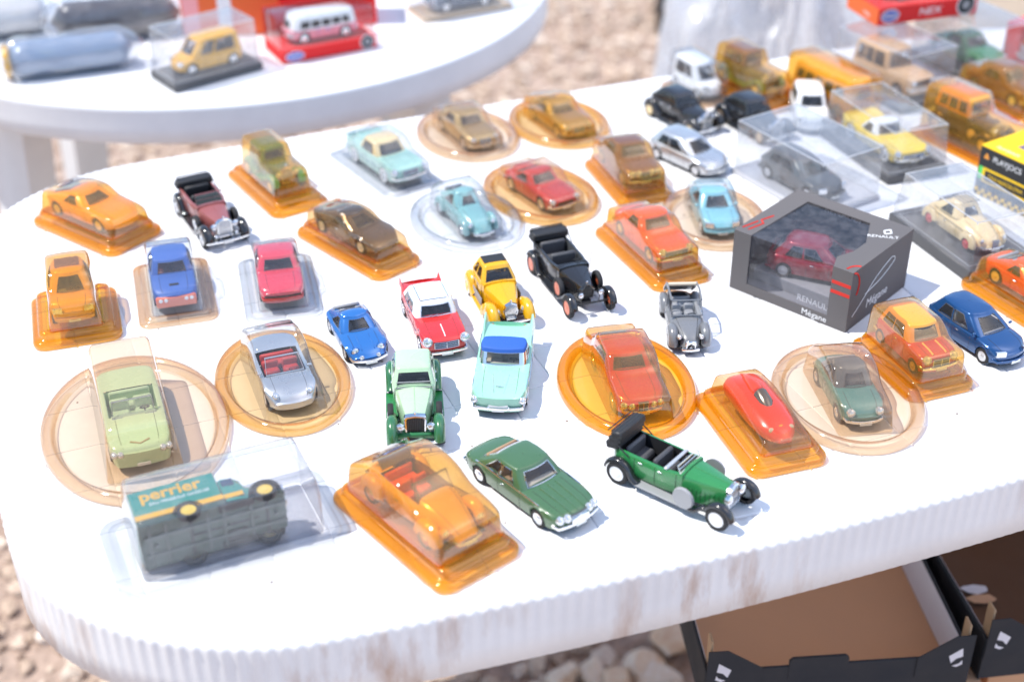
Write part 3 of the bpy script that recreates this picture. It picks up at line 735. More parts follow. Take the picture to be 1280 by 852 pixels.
def blister_rect(label, loc, rz, L, W, m_base, m_dome, prof, dL, dW, dH, off=0.0, step=4.0, plat=14.0, rc=10, group='rectangular plastic blisters', taper=.82, z=0.0, fl=0.0):
    r = thing('plastic_blister', label, 'blister pack', (loc[0], loc[1], loc[2]+z), rz, group)
    k = plat/14
    prof_ = [(0, .25), (-.6, 1.2*k), (-.7, 3.8*k), (-.1, 5.9*k), (1.2, 6.9*k), (3.6, 7.1*k), (4.6, 7.3*k), (5.0, 8.2*k), (4.9, 11*k), (5.5, 13*k), (6.8, 13.9*k), (8.6, 14*k), (10.5, 14*k)]
    rows = [[(x, y, q) for x, y in rrect(L, W, rc, 6, i)] for i, q in prof_]
    lid = MB(); lid.grid([[(x, y, q-.45) for x, y in rrect(L, W, rc, 6, i+.8)] for i, q in prof_[1:-1]], cu=True); lid.build('lid_rim', m_base, r, 55)
    # plateau runs in to the foot of the bubble
    last = rows[-1]; kx = (dL/2+1.0); ky = (dW/2+.8)
    tgt = [(x+off, y, plat) for x, y in rrect(dL+1.5, dW+1.5, 3.5, 6, 0)]
    rows.append(tgt)
    m = MB(); m.grid(rows, cu=True); m.build('tray', m_base, r, 55)
    d = dome_mb(prof, dL, dW, dH, plat-.05, off, taper); d.build('bubble', m_dome, r, 50)
    pm = MB(); pm.prism([(x+off, y) for x, y in rrect(dL-1, dW-1, 3, 5)], plat-1.6, plat-1.1); pm.build('platform', m_dome, r, 40)
    return r
def blister_oval(label, loc, rz, L, W, m_base, m_dome, prof, dL, dW, dH, off=0.0, dz=0.0, group='oval plastic blisters', taper=.84, rim=7.0, z=0.0, drot=0.0):
    r = thing('plastic_blister', label, 'blister pack', (loc[0], loc[1], loc[2]+z), rz, group)
    k = rim/9
    prof_ = [(0, .25), (-.5, 1.2), (-.5, 3.5*k), (.1, 6*k), (1.3, 8*k), (3.2, 9*k), (5.5, 9*k), (7.5, 8*k), (9, 6*k), (10.2, 3.8*k), (11.5, 2.2), (13.5, 1.4), (16, 1.2)]
    rows = [[(x, y, q) for x, y in ellipse(L, W, 64, i)] for i, q in prof_]
    ca, sa = math.cos(drot), math.sin(drot)
    lid = MB(); lid.grid([[(x, y, q-.45) for x, y in ellipse(L, W, 64, i+.7)] for i, q in prof_[1:10]], cu=True); lid.build('lid_rim', m_base, r, 60)
    foot = []
    for k in range(64):
        x, y = ellipse(L, W, 64, 16)[k]; foot.append((x*.0+off, y*.0))
    rows.append([(x*.45, y*.45, 1.15) for x, y in ellipse(L, W, 64, 16)]); rows.append([(x*.02, y*.02, 1.15) for x, y in ellipse(L, W, 64, 16)])
    m = MB(); m.grid(rows, cu=True); m.build('tray', m_base, r, 60)
    d = dome_mb(prof, dL, dW, dH, 1.3, off, taper)
    if drot: d.v = [(x*ca-y*sa, x*sa+y*ca, q) for x, y, q in d.v]
    d.build('bubble', m_dome, r, 50)
    return r
def display_case(label, loc, rz, L, W, H, hb, m_base, m_cov=None, rc=2.0, taper=1.0, group='clear display cases', lip=2.5, slope=None, z=0.0):
    r = thing('display_case', label, 'display case', (loc[0], loc[1], loc[2]+z), rz, group); m_cov = m_cov or CASE
    b = MB(); b.box((0, 0, hb/2), (L, W, hb), .8); b.build('base', m_base, r)
    P = [(0, hb+.1), (.0, hb+1), (.1, H-1.6), (.3, H-.7), (.9, H-.15), (1.8, H)]
    rows = [[(x*(1-(1-taper)*(q-hb)/(H-hb)), y*(1-(1-taper)*(q-hb)/(H-hb)), q) for x, y in rrect(L-lip, W-lip, rc+1.2, 4, i)] for i, q in P]
    if slope:
        k, x0 = slope      # the front end of the top slopes down
        rows = [[(x - max(0, (q-hb)/(H-hb))*k if x > x0 else x, y, q) for x, y, q in rw] for rw in rows]
    m = MB(); m.grid(rows, cu=True); m.f.append(tuple(range(len(m.v)-len(rows[-1]), len(m.v)))); m.build('cover', m_cov, r, 30)
    q4 = [rows[2][k*5+2] for k in range(4)]; t4 = [rows[4][k*5+2] for k in range(4)]
    for k in range(4):
        e = MB(); e.tube([q4[k], t4[k]], .6, 5); e.build('edge', ACEDGE, r); e = MB(); e.tube([t4[k], t4[(k+1) % 4]], .6, 5); e.build('edge', ACEDGE, r); e = MB(); e.tube([(q4[k][0], q4[k][1], hb+.5), (q4[(k+1) % 4][0], q4[(k+1) % 4][1], hb+.5)], .4, 5); e.build('edge', ACEDGE, r)
    return r
# ------------------------------------------------------------------ ground and gravel
def ground_mat():
    def fn(t):
        b = N(t, 'ShaderNodeBsdfPrincipled', Roughness=.95); tc = N(t, 'ShaderNodeTexCoord')
        n1 = N(t, 'ShaderNodeTexNoise', Scale=3.0, Detail=8.0); n2 = N(t, 'ShaderNodeTexVoronoi', Scale=70.0)
        t.links.new(tc.outputs['Object'], n1.inputs['Vector']); t.links.new(tc.outputs['Object'], n2.inputs['Vector'])
        r = N(t, 'ShaderNodeValToRGB'); e = r.color_ramp.elements; e[0].position = .3; e[0].color = (.40, .28, .22, 1); e[1].position = .7; e[1].color = (.56, .43, .35, 1)
        t.links.new(n1.outputs['Fac'], r.inputs[0])
        mx = N(t, 'ShaderNodeMix', data_type='RGBA', blend_type='MULTIPLY'); mx.inputs['Factor'].default_value = .35
        t.links.new(r.outputs[0], mx.inputs['A']); t.links.new(n2.outputs['Distance'], mx.inputs['B']); t.links.new(mx.outputs['Result'], b.inputs['Base Color'])
        bp = N(t, 'ShaderNodeBump', Strength=.6, Distance=.01); t.links.new(n2.outputs['Distance'], bp.inputs['Height']); t.links.new(bp.outputs[0], b.inputs['Normal'])
        out(t, b.outputs[0])
    return mat('stony_ground', fn)
def stone_mat(name, c0, c1, c2):
    def fn(t):
        b = N(t, 'ShaderNodeBsdfPrincipled', Roughness=.9); ge = N(t, 'ShaderNodeNewGeometry'); tc = N(t, 'ShaderNodeTexCoord')
        r = N(t, 'ShaderNodeValToRGB'); e = r.color_ramp.elements; e[0].color = rgba(c0); e[1].color = rgba(c2); m = e.new(.5); m.color = rgba(c1)
        t.links.new(ge.outputs['Random Per Island'], r.inputs[0])
        no = N(t, 'ShaderNodeTexNoise', Scale=120.0, Detail=6.0); t.links.new(tc.outputs['Object'], no.inputs['Vector'])
        mx = N(t, 'ShaderNodeMix', data_type='RGBA', blend_type='OVERLAY'); mx.inputs['Factor'].default_value = .6
        t.links.new(r.outputs[0], mx.inputs['A']); t.links.new(no.outputs['Fac'], mx.inputs['B']); t.links.new(mx.outputs['Result'], b.inputs['Base Color'])
        bp = N(t, 'ShaderNodeBump', Strength=.5, Distance=.004); t.links.new(no.outputs['Fac'], bp.inputs['Height']); t.links.new(bp.outputs[0], b.inputs['Normal'])
        out(t, b.outputs[0])
    return mat(name, fn)
gm = MB(); gm.add([(-150, -150, 0), (150, -150, 0), (150, 150, 0), (-150, 150, 0)], [(0, 1, 2, 3)])
tag(link('ground', gm.mesh('ground', ground_mat(), 0, 1.0)), 'pinkish stony ground under and behind the tables', 'ground', kind='structure')
bm = bmesh.new(); bmesh.ops.create_icosphere(bm, subdivisions=1, radius=1); ICO_V = np.array([v.co[:] for v in bm.verts]); ICO_F = np.array([[v.index for v in f.verts] for f in bm.faces]); bm.free()
bm = bmesh.new(); bmesh.ops.create_icosphere(bm, subdivisions=3, radius=1); ICO3_V = np.array([v.co[:] for v in bm.verts]); ICO3_F = np.array([[v.index for v in f.verts] for f in bm.faces]); bm.free()
def stones(name, label, pts, sizes, m_, seed):
    rg = np.random.default_rng(seed); n = len(pts); nv = len(ICO_V)
    d = ICO_V[None]*(1+rg.uniform(-.32, .25, (n, nv, 1)))*rg.uniform(.65, 1.25, (n, 1, 3)); d[:, :, 2] *= .7
    a = rg.uniform(0, 6.28, n); c, s_ = np.cos(a)[:, None], np.sin(a)[:, None]
    x = d[:, :, 0]*c-d[:, :, 1]*s_; y = d[:, :, 0]*s_+d[:, :, 1]*c
    P = np.stack([x, y, d[:, :, 2]], 2)*sizes[:, None, None] + pts[:, None, :]
    F = (ICO_F[None]+(np.arange(n)*nv)[:, None, None]).reshape(-1, 3)
    me = bpy.data.meshes.new(name); me.from_pydata(P.reshape(-1, 3).tolist(), [], F.tolist()); me.materials.append(m_)
    return tag(link(name, me), label, 'gravel' if name == 'gravel' else 'grit', kind='stuff')
rg = np.random.default_rng(3); n = 26000
xy = np.stack([rg.uniform(-1.9, 1.9, n), rg.uniform(1.05, 4.4, n)], 1); sz = rg.lognormal(math.log(.0092), .42, n).clip(.004, .032); keep = ~((xy[:, 0] > .2) & (xy[:, 0] < 1.0) & (xy[:, 1] > 1.18) & (xy[:, 1] < 1.80)); xy, sz = xy[keep], sz[keep]
stones('gravel', 'pinkish beige gravel spread over the ground between and behind the tables', np.column_stack([xy, sz*.35]), sz, stone_mat('gravel_stone', (.34, .24, .18), (.55, .42, .32), (.72, .61, .51)), 5)
ROCK = stone_mat('pale_rock', (.72, .50, .33), (.80, .62, .46), (.82, .70, .58))
for k, (px_, py_, s_) in enumerate([(838, 800, .042), (800, 828, .034), (742, 838, .028), (700, 850, .03), (770, 852, .032), (1262, 636, .04), (1232, 645, .024), (828, 845, .03), (672, 858, .02)]):
    rr = np.random.default_rng(40+k); p = at(px_, py_, -TZ+.015)
    V_ = ICO3_V.copy(); ax = rr.normal(size=(16, 3)); ax /= np.linalg.norm(ax, axis=1)[:, None]
    for a_ in ax: V_ -= np.maximum(0, V_ @ a_ - rr.uniform(.48, .80))[:, None]*a_*.95
    V_ *= (1+.05*np.sin(V_ @ rr.normal(size=3)*7)*np.sin(V_ @ rr.normal(size=3)*9))[:, None]*rr.uniform(.8, 1.2, 3); V_[:, 2] *= .75
    me = bpy.data.meshes.new('rock'); me.from_pydata((V_*s_).tolist(), [], ICO3_F.tolist()); me.materials.append(ROCK); me.shade_smooth(); me.set_sharp_from_angle(angle=R(25))
    o = link('rock', me, None, (p.x, p.y, s_*.45)); o.rotation_euler = (0, 0, rr.uniform(0, 6))
    tag(o, ['largest pale rock beside the left post of the cardboard crate', 'pale rock in front of the largest rock, left of the crate', 'small pale rock below the middle of the table edge', 'pale stone cut by the photo bottom under the table edge', 'pale stone at the bottom of the photo between two other rocks',
            'pale rock at the right under the table rim above the torn box', 'small stone left of the pale rock under the right table rim', 'pale rock nearest to the crate front left corner', 'smallest stone of the row under the table edge'][k], 'rock', 'pale rocks on the ground')

# ------------------------------------------------------------------ the white plastic tables
def table_plastic(name, stain=0.0):
    def fn(t):
        b = N(t, 'ShaderNodeBsdfPrincipled', Roughness=.42); tc = N(t, 'ShaderNodeTexCoord')
        b.inputs['Coat Weight'].default_value = .15
        n1 = N(t, 'ShaderNodeTexNoise', Scale=14.0, Detail=8.0, Roughness=.65); t.links.new(tc.outputs['Object'], n1.inputs['Vector'])
        r = N(t, 'ShaderNodeValToRGB'); e = r.color_ramp.elements; e[0].position = .25; e[0].color = (.74, .74, .75, 1); e[1].position = .6; e[1].color = (.82, .825, .835, 1)
        t.links.new(n1.outputs['Fac'], r.inputs[0]); col = r.outputs[0]
        if stain:
            mp = N(t, 'ShaderNodeMapping'); mp.inputs['Scale'].default_value = (34, 34, 9); t.links.new(tc.outputs['Object'], mp.inputs[0])
            n2 = N(t, 'ShaderNodeTexNoise', Scale=1.0, Detail=6.0, Roughness=.6); t.links.new(mp.outputs[0], n2.inputs['Vector'])
            sx = N(t, 'ShaderNodeSeparateXYZ'); t.links.new(tc.outputs['Object'], sx.inputs[0])
            n3 = N(t, 'ShaderNodeTexNoise', Scale=5.0, Detail=2.0); t.links.new(tc.outputs['Object'], n3.inputs['Vector'])
            m1 = N(t, 'ShaderNodeMapRange'); m1.inputs['From Min'].default_value = .50; m1.inputs['From Max'].default_value = .70; t.links.new(n2.outputs['Fac'], m1.inputs['Value'])
            m2 = N(t, 'ShaderNodeMapRange'); m2.inputs['From Min'].default_value = .42; m2.inputs['From Max'].default_value = .62; t.links.new(n3.outputs['Fac'], m2.inputs['Value'])
            mu = N(t, 'ShaderNodeMath', operation='MULTIPLY'); t.links.new(m1.outputs[0], mu.inputs[0]); t.links.new(m2.outputs[0], mu.inputs[1])
            mu2 = N(t, 'ShaderNodeMath', operation='MULTIPLY'); mu2.inputs[1].default_value = stain; t.links.new(mu.outputs[0], mu2.inputs[0])
            mx = N(t, 'ShaderNodeMix', data_type='RGBA'); mx.inputs['B'].default_value = (.42, .24, .14, 1)
            t.links.new(mu2.outputs[0], mx.inputs['Factor']); t.links.new(col, mx.inputs['A']); col = mx.outputs['Result']
        t.links.new(col, b.inputs['Base Color'])
        n4 = N(t, 'ShaderNodeTexNoise', Scale=420.0, Detail=3.0); t.links.new(tc.outputs['Object'], n4.inputs['Vector'])
        bp = N(t, 'ShaderNodeBump', Strength=.08, Distance=.001); t.links.new(n4.outputs['Fac'], bp.inputs['Height']); t.links.new(bp.outputs[0], b.inputs['Normal'])
        out(t, b.outputs[0])
    return mat(name, fn)
TOPM = table_plastic('white_table_plastic', .0); APRM = table_plastic('weathered_table_plastic', .95)
def resample(P, step):
    out_ = []; acc = 0; n = len(P)
    L_ = sum((Vector(P[(i+1) % n])-Vector(P[i])).length for i in range(n)); m = int(round(L_/step)); d = L_/m; nxt = 0; pos = 0
    for i in range(n):
        a, b = Vector(P[i]), Vector(P[(i+1) % n]); l = (b-a).length
        while nxt < pos+l-1e-9 and len(out_) < m: out_.append(a+(b-a)*((nxt-pos)/l)); nxt += d
        pos += l
    return out_
def clip(poly, conv):
    for i in range(len(conv)):
        a, b = conv[i], conv[(i+1) % len(conv)]; res = []
        side = lambda p: (b[0]-a[0])*(p[1]-a[1])-(b[1]-a[1])*(p[0]-a[0])
        for j in range(len(poly)):
            p, q = poly[j], poly[(j+1) % len(poly)]; sp, sq = side(p), side(q)
            if sp >= 0: res.append(p)
            if (sp >= 0) != (sq >= 0): t = sp/(sp-sq); res.append((p[0]+(q[0]-p[0])*t, p[1]+(q[1]-p[1])*t))
        poly = res
        if not poly: return []
    return poly
def table_top(outline, root, flute, step, apron=57, tiles=None, border=33):
    P = resample(outline, step); n = len(P)
    nrm = []
    for i in range(n):
        t = (P[(i+1) % n]-P[i-1]).normalized(); nrm.append(Vector((t.y, -t.x)))
    per = 2*math.pi*round(n*step/9.5)/n
    fl = [.5+.5*math.cos(per*i) for i in range(n)] if flute else [0]*n
    fl = [f**.7 for f in fl]
    def ring(ins, z_, k): return [(P[i].x-nrm[i].x*(ins+k*fl[i]), P[i].y-nrm[i].y*(ins+k*fl[i]), z_) for i in range(n)]
    spec = [(5.5, -apron+1, .1), (3.0, -apron, .15), (1.5, -apron+1.2, .3), (1.0, -apron*.6, .45), (.4, -8, .9), (0, -4.6, 1.5), (.4, -2.6, 1.7), (1.6, -1.2, 1.7)]
    m = MB(); m.grid([ring(*s_) for s_ in spec], cu=True); m.build('apron', APRM if flute else TOPM, root, 60)
    def ringz(ins, z_, kz): return [(P[i].x-nrm[i].x*ins, P[i].y-nrm[i].y*ins, z_-kz*fl[i]) for i in range(n)]
    m = MB(); k = .55 if flute else 0
    rows = [[(p[0], p[1], p[2]+.02) for p in ring(1.6, -1.2, 1.7)], ringz(4.2, -.35, k*.8), ringz(6, 0, k), ringz(14, 0, k*.9), ringz(border-4, 0, k*.5), ringz(border-2.2, -.05, 0), ringz(border-1.4, -.9, 0), ringz(border, -.9, 0)]
    m.grid(rows, cu=True); m.f.append(tuple(range(len(m.v)-n, len(m.v))))
    m.build('tabletop', TOPM, root, 50)
    inner = [(P[i].x-nrm[i].x*(border+.4), P[i].y-nrm[i].y*(border+.4)) for i in range(0, n, max(1, int(22/step)))]
    if sum(inner[i][0]*inner[(i+1) % len(inner)][1]-inner[(i+1) % len(inner)][0]*inner[i][1] for i in range(len(inner))) < 0: inner.reverse()
    return inner
def tile_mesh(poly):
    c = Vector((sum(p[0] for p in poly)/len(poly), sum(p[1] for p in poly)/len(poly))); m = MB(); rows = []
    for k, z_ in ((0, -.95), (.25, -.3), (1.2, 0)):
        r = []
        for p in poly:
            d = Vector(p)-c; l = d.length; q = c+d*max(0, (l-k*1.3)/l); r.append((q.x, q.y, z_))
        rows.append(r)
    m.grid(rows, cu=True); nn = len(poly); m.f.append(tuple(range(2*nn, 3*nn))); return m
TU = Vector((.9272, .3746)); TN = Vector((-.3746, .9272)); TA = math.atan2(.3746, .9272)
UC, NC, HL, HWID = .660, 1.0275, .702, .3935
tc_ = TU*UC + TN*NC
table = thing('garden_table', 'white plastic garden table covered with toy cars, fluted rim and rounded corners', 'table', (tc_.x, tc_.y, TZ), TA, 'white plastic tables')
HX, HY = 2*HL*1000, 2*HWID*1000
base = rrect(HX, HY, 172, 24); dd = []
for i in range(len(base)):
    a, b = base[i], base[(i+1) % len(base)]; m_ = max(1, int(math.dist(a, b)/20))
    for k in range(m_): dd.append((lerp(a[0], b[0], k/m_), lerp(a[1], b[1], k/m_)))
ol = [(x*(1-.022*(y/393)**2), y*(1-(.13 if y < 0 else .02)*(x/702)**2)) for x, y in dd]
inner = table_top(ol, table, True, 1.55)
TLU, TLN, GAP = 43.5, 53.4, 1.3
u0 = .0425*1000-UC*1000; n0 = 1.302*1000-NC*1000; full = None; tiles = []; far = MB()
for i in range(-2, 34):
    for j in range(-14, 4):
        x0, y0 = u0+i*TLU+GAP/2, n0+j*TLN+GAP/2; q = [(x0, y0), (x0+TLU-GAP, y0), (x0+TLU-GAP, y0+TLN-GAP), (x0, y0+TLN-GAP)]
        c_ = clip(q, inner)
        if len(c_) < 3: continue
        ar = abs(sum(c_[k][0]*c_[(k+1) % len(c_)][1]-c_[(k+1) % len(c_)][0]*c_[k][1] for k in range(len(c_))))/2
        if ar < 60: continue
        tiles.append((x0, y0, c_, ar))
tiles.sort(key=lambda t: t[0])
for k, (x0, y0, c_, ar) in enumerate(tiles):
    if k >= 290:
        m = tile_mesh(c_); far.add(m.v, m.f); continue
    if ar > (TLU-GAP)*(TLN-GAP)-1:
        if full is None: full = tile_mesh([(0, 0), (TLU-GAP, 0), (TLU-GAP, TLN-GAP), (0, TLN-GAP)]).mesh('tile', TOPM, 25)
        link('tile', full, table, (x0, y0, 0))
    else: tile_mesh(c_).build('tile', TOPM, table, 25)
o = far.build('tile', TOPM, table, 25); o['kind'] = 'stuff'
def leg(root, x, y, w0, w1, splay, m_, h=700):
    a = math.atan2(y, x); m = MB(); rows = []
    for z_, w_, s_ in ((-6, w0, 0), (-h*.5, lerp(w0, w1, .5), splay*.45), (-h+2, w1, splay)):
        cx, cy = x+math.cos(a)*s_, y+math.sin(a)*s_; pr = [(-.5, -.5), (.3, -.5), (.5, -.3), (.5, .3), (.3, .5), (-.5, .5), (-.32, .0)]
        rows.append([(cx+(p*math.cos(a)*.7-q*math.sin(a))*w_, cy+(p*math.sin(a)*.7+q*math.cos(a))*w_, z_) for p, q in pr])
    m.grid(rows, cu=True); k = len(pr); m.f.append(tuple(range(2*k, 3*k))); m.build('leg', m_, root, 40)
for sx in (-1, 1):
    for sy in (-1, 1): leg(table, sx*560, sy*270, 75, 50, 25, TOPM, 718)
T2 = thing('round_table', 'round white plastic table behind at the upper left', 'table', (-.41, 1.97, TZ), 0, 'white plastic tables')
table_top([(462*math.cos(2*math.pi*k/180), 462*math.sin(2*math.pi*k/180)) for k in range(180)], T2, False, 8.0, 46)
for x, y in ((-215, -290), (290, -215), (-290, 215), (215, 290)): leg(T2, x, y, 78, 55, 40, TOPM, 718)

# ------------------------------------------------------------------ crates and scraps under the table, bag behind
def card(name, c, wear=.12): return paint(name, c, .8, 0, 0, wear*.5, 14)
BROWN = card('brown_cardboard', (.62, .36, .21)); BLK = card('black_printed_card', (.022, .024, .03), .3); LIN = card('white_card_lining', (.72, .70, .74)); DBROWN = card('dark_brown_card', (.12, .055, .025)); EDGE = card('raw_card_edge', (.45, .30, .18))
def crate(label, x, y, rz, L, D, H, outer, floor, lining, z=0.002, tab=True, posts=True):
    """local x to the right, y away from the viewer; origin at the near left corner"""
    r = thing('cardboard_crate', label, 'crate', (x, y, z), rz, 'cardboard crates under the table'); t = 4.0
    m = MB(); m.box((L/2, D/2, 2.5), (L-1, D-1, 4), .5); m.build('floor_panel', floor, r)
    for nm, c, d in (('front_wall', (L/2, t/2, H/2), (L, t, H)), ('back_wall', (L/2, D-t/2, H/2), (L, t, H)), ('side_wall', (t/2, D/2, H/2), (t, D-2*t-.4, H)), ('side_wall', (L-t/2, D/2, H/2), (t, D-2*t-.4, H))):
        m = MB(); m.box(c, d, .6); w_ = m.build(nm, outer, r)
        ins = 1 if nm != 'side_wall' else 0
        s_ = 1 if (c[1] < D/2 if ins else c[0] < L/2) else -1
        m = MB(); m.box((c[0]+(0 if ins else s_*(t/2+.9)), c[1]+(s_*(t/2+.9) if ins else 0), H/2+1.5), ((L-14) if ins else 1.2, 1.2 if ins else D-16, H-7), .2); m.build('lining', lining, w_)
    if posts:
        for cx, cy, sx, sy in ((t, t, 1, 1), (L-t, t, -1, 1), (t, D-t, 1, -1), (L-t, D-t, -1, -1)):
            m = MB(); m.box((cx+sx*2.6, cy+sy*11, H/2+22), (3, 18, H+42), .8); m.build('corner_post', EDGE, r)
            m = MB(); y_ = cy-sy*5.4; a, b = cx-sx*3, cx+sx*66
            m.add([(a, y_, H-30), (b, y_, H-30), (b, y_, H+2), (a+sx*24, y_, H+34), (a, y_, H+34)] + [(a, y_+sy*1.1, H-30), (b, y_+sy*1.1, H-30), (b, y_+sy*1.1, H+2), (a+sx*24, y_+sy*1.1, H+34), (a, y_+sy*1.1, H+34)], [(0,1,2,3,4), (5,6,7,8,9)] + [(k, (k+1) % 5, 5+(k+1) % 5, 5+k) for k in range(5)])
            g = m.build('corner_gusset', outer, r, 20)
            if sy > 0:
                m = MB()
                for q in ([(14, 14), (30, 2), (26, -10), (20, -3), (12, 0)], [(12, -6), (15, -11), (24, -15), (18, -17), (11, -13)]): m.add([(a+sx*p, y_-.35, H+w_2) for p, w_2 in q], [tuple(range(len(q)))])
                m.build('scuff_mark', LIN, g, 0)
    if tab:
        m = MB(); pr = [(-37, -20), (37, -20), (37, 9), (33, 13), (-33, 13), (-37, 9)]
        m.add([(L*.42+p, -.6, H+q) for p, q in pr]+[(L*.42+p, 3.4, H+q) for p, q in pr], [tuple(range(6)), tuple(range(6, 12))]+[(k, (k+1) % 6, 6+(k+1) % 6, 6+k) for k in range(6)]); m.build('hand_tab', EDGE if False else outer, r, 20)
    r.scale = (.72, .72, .72)
    return r
crate('open crate under the table with clean brown floor and black scuffed walls', .236*.72, 1.262*.72, R(5), 334, 420, 66, BLK, BROWN, LIN, z=.400)
c2 = crate('dark crate at the lower right corner with torn flap', .592*.72, 1.315*.72, R(8), 300, 400, 68, BLK, DBROWN, LIN, z=.400, tab=False)
for (x_, y_, l_, lb) in ((.325, 1.06, 190, 'plain cardboard box supporting the open brown crate'), (.535, 1.12, 200, 'plain cardboard box supporting the dark torn crate')):
    o = MB().box((0, 0, 198), (l_, 280, 394), .8).build('cardboard_box', BROWN, None, 30, (x_, y_, .003), (0, 0, R(5))); tag(o, lb, 'box', 'support boxes under the crates')
m = MB(); pr = [(0, 0), (95, 0), (100, 60), (84, 92), (70, 86), (52, 104), (30, 96), (12, 70)]
m.add([(120+p, 205-q*.25, 60+q) for p, q in pr]+[(120+p, 209-q*.25, 60+q) for p, q in pr], [tuple(range(8)), tuple(range(8, 16))]+[(k, (k+1) % 8, 8+(k+1) % 8, 8+k) for k in range(8)]); m.build('torn_flap', DBROWN, c2, 20)
for k, (px_, py_, mm, lb) in enumerate(((1222, 737, LIN, 'torn white paper scrap lying in the dark crate'), (1222, 750, BROWN, 'small brown card scrap beside the white paper scrap'))):
    p = at(px_ + 10*k - 4, py_, .400 - TZ + .006); m = MB(); rr = random.Random(9+k); P = [(math.cos(a)*rr.uniform(9, 17), math.sin(a)*rr.uniform(5, 9), rr.uniform(0, 3)) for a in np.linspace(0, 6.28, 9)[:-1]]
    m.add(P+[(x, y, z_+.8) for x, y, z_ in P], [tuple(range(8)), tuple(range(8, 16))]+[(q, (q+1) % 8, 8+(q+1) % 8, 8+q) for q in range(8)])
    tag(m.build('paper_scrap', mm, None, 0, (p.x, p.y, p.z)), lb, 'scrap', 'scraps in the dark crate')
def heap(name, label, cat, x, y, rx, ry, h, mm, seed, nu=150, nv=90, fold=.30):
    rr = random.Random(seed); ph = [(rr.randint(3, 11), rr.uniform(0, 6.28), rr.uniform(-3, 3), rr.uniform(.3, 1)) for _ in range(7)]; rows = []
    for i in range(nv+1):
        t = i/nv; row = []
        for k in range(nu):
            a = 2*math.pi*k/nu; f = 1+fold*sum(q*abs(math.sin(n_*a*.5+p+tw*t))-q*.6 for n_, p, tw, q in ph)/2.4
            r_ = math.cos(t*math.pi/2)**.62 + .02; q_ = Vector((math.cos(a)*2.2, math.sin(a)*2.2, t*3.2+seed)); q_.z *= .35; f *= 1+.36*(abs(noise.noise(q_*1.5))*2-.7)*(.35+.65*t)+.15*(abs(noise.noise(q_*3.3))*2-.6)
            row.append((rx*1000*r_*f*math.cos(a), ry*1000*r_*f*math.sin(a), h*1000*(math.sin(t*math.pi/2)**.9)*(1+(f-1)*.9*(1-t*.6)*t)))
        rows.append(row)
    m = MB(); m.grid(rows, cu=True); m.f.append(tuple(range(len(m.v)-nu, len(m.v))))
    return tag(m.build(name, mm, None, 60, (x, y, .004)), label, cat)
WBAG = paint('white_polythene', (.74, .77, .82), .25, 0, .5, .08, 20)
heap('plastic_bag', 'crumpled white plastic sheet heaped on the ground behind the table', 'plastic sheet', .47, 2.42, .23, .22, .68, SHEET, 4)
heap('plastic_bag', 'low end of crumpled white plastic sheet spilling left of the heap', 'plastic sheet', .33, 2.30, .11, .12, .34, SHEET, 8)
def carton(label, c, rz, d, mm, name='carton', cat='box', group=None, z=0.0):
    o = MB().box((0, 0, d[2]/2), d, .8).build(name, mm, None, 30, (c[0], c[1], c[2]+z), (0, 0, rz)); return tag(o, label, cat, group)
carton('beige cardboard box on the ground behind the stacked display cases', (1.02, 2.55, .002), R(12), (300, 220, 560), card('beige_card', (.60, .50, .40)))
carton('black box on the ground right of the beige cardboard box', (1.33, 2.50, .002), R(6), (260, 240, 500), BLK)
carton('flat dark box on the far ground beyond the white plastic sheet', (.52, 3.75, .002), R(-4), (260, 200, 130), BLK)

rg2 = np.random.default_rng(11); sp = []
while len(sp) < 60:
    q = at(rg2.uniform(20, 1260), rg2.uniform(150, 740))
    u_, n_ = q.xy.dot(TU)-UC, q.xy.dot(TN)-NC
    if abs(u_) < HL-.06 and abs(n_) < HWID-.06: sp.append((q.x, q.y, TZ))
stones('table_grit', 'scattered specks of grit on the white table top', np.array(sp), rg2.uniform(.0005, .0013, len(sp)), stone_mat('grit', (.10, .07, .05), (.22, .16, .12), (.3, .24, .2)), 12)
# ------------------------------------------------------------------ toy cars on the table
def P_(c): return c
ORANGE = paint('orange_paint', (.72, .33, .03)); YEL = paint('yellow_paint', (.72, .38, .006)); WHT = paint('white_paint', (.80, .80, .80)); CREAM = paint('cream_paint', (.76, .58, .31))
RED = paint('red_paint', (.50, .02, .016)); BRED = paint('bright_red_paint', (.60, .03, .03)); DRED = paint('dark_red_paint', (.36, .02, .035), .25, .3)
BLU = paint('blue_paint', (.03, .16, .46), .22, .25); NAVY = paint('navy_paint', (.012, .07, .21), .2, .35); SOFTBLUE = plain('blue_cloth', (.02, .10, .42), .7); MATBLU = plain('worn_blue_paint', (.05, .12, .38), .5)
MINT = paint('mint_paint', (.31, .60, .45)); LMINT = paint('pale_mint_paint', (.36, .58, .50)); TEAL = paint('teal_paint', (.07, .20, .19)); AQUA = paint('aqua_paint', (.20, .42, .42)); LBLUE = paint('light_blue_paint', (.22, .50, .58))
LGRN = paint('light_green_paint', (.46, .60, .36)); PGRN = paint('pale_green_paint', (.42, .60, .38)); GRN = paint('green_paint', (.025, .20, .055)); DGRN = paint('dark_green_paint', (.055, .13, .055), .3); KHAKI = paint('khaki_green_paint', (.10, .22, .05))
MAROON = paint('maroon_paint', (.28, .085, .08), .35); BLACKP = paint('black_paint', (.018, .018, .02), .2); GREYP = paint('grey_paint', (.17, .175, .185), .3); DGREYP = paint('dark_grey_paint', (.09, .095, .10), .35); SILV = paint('silver_paint', (.55, .57, .59), .3, .7)
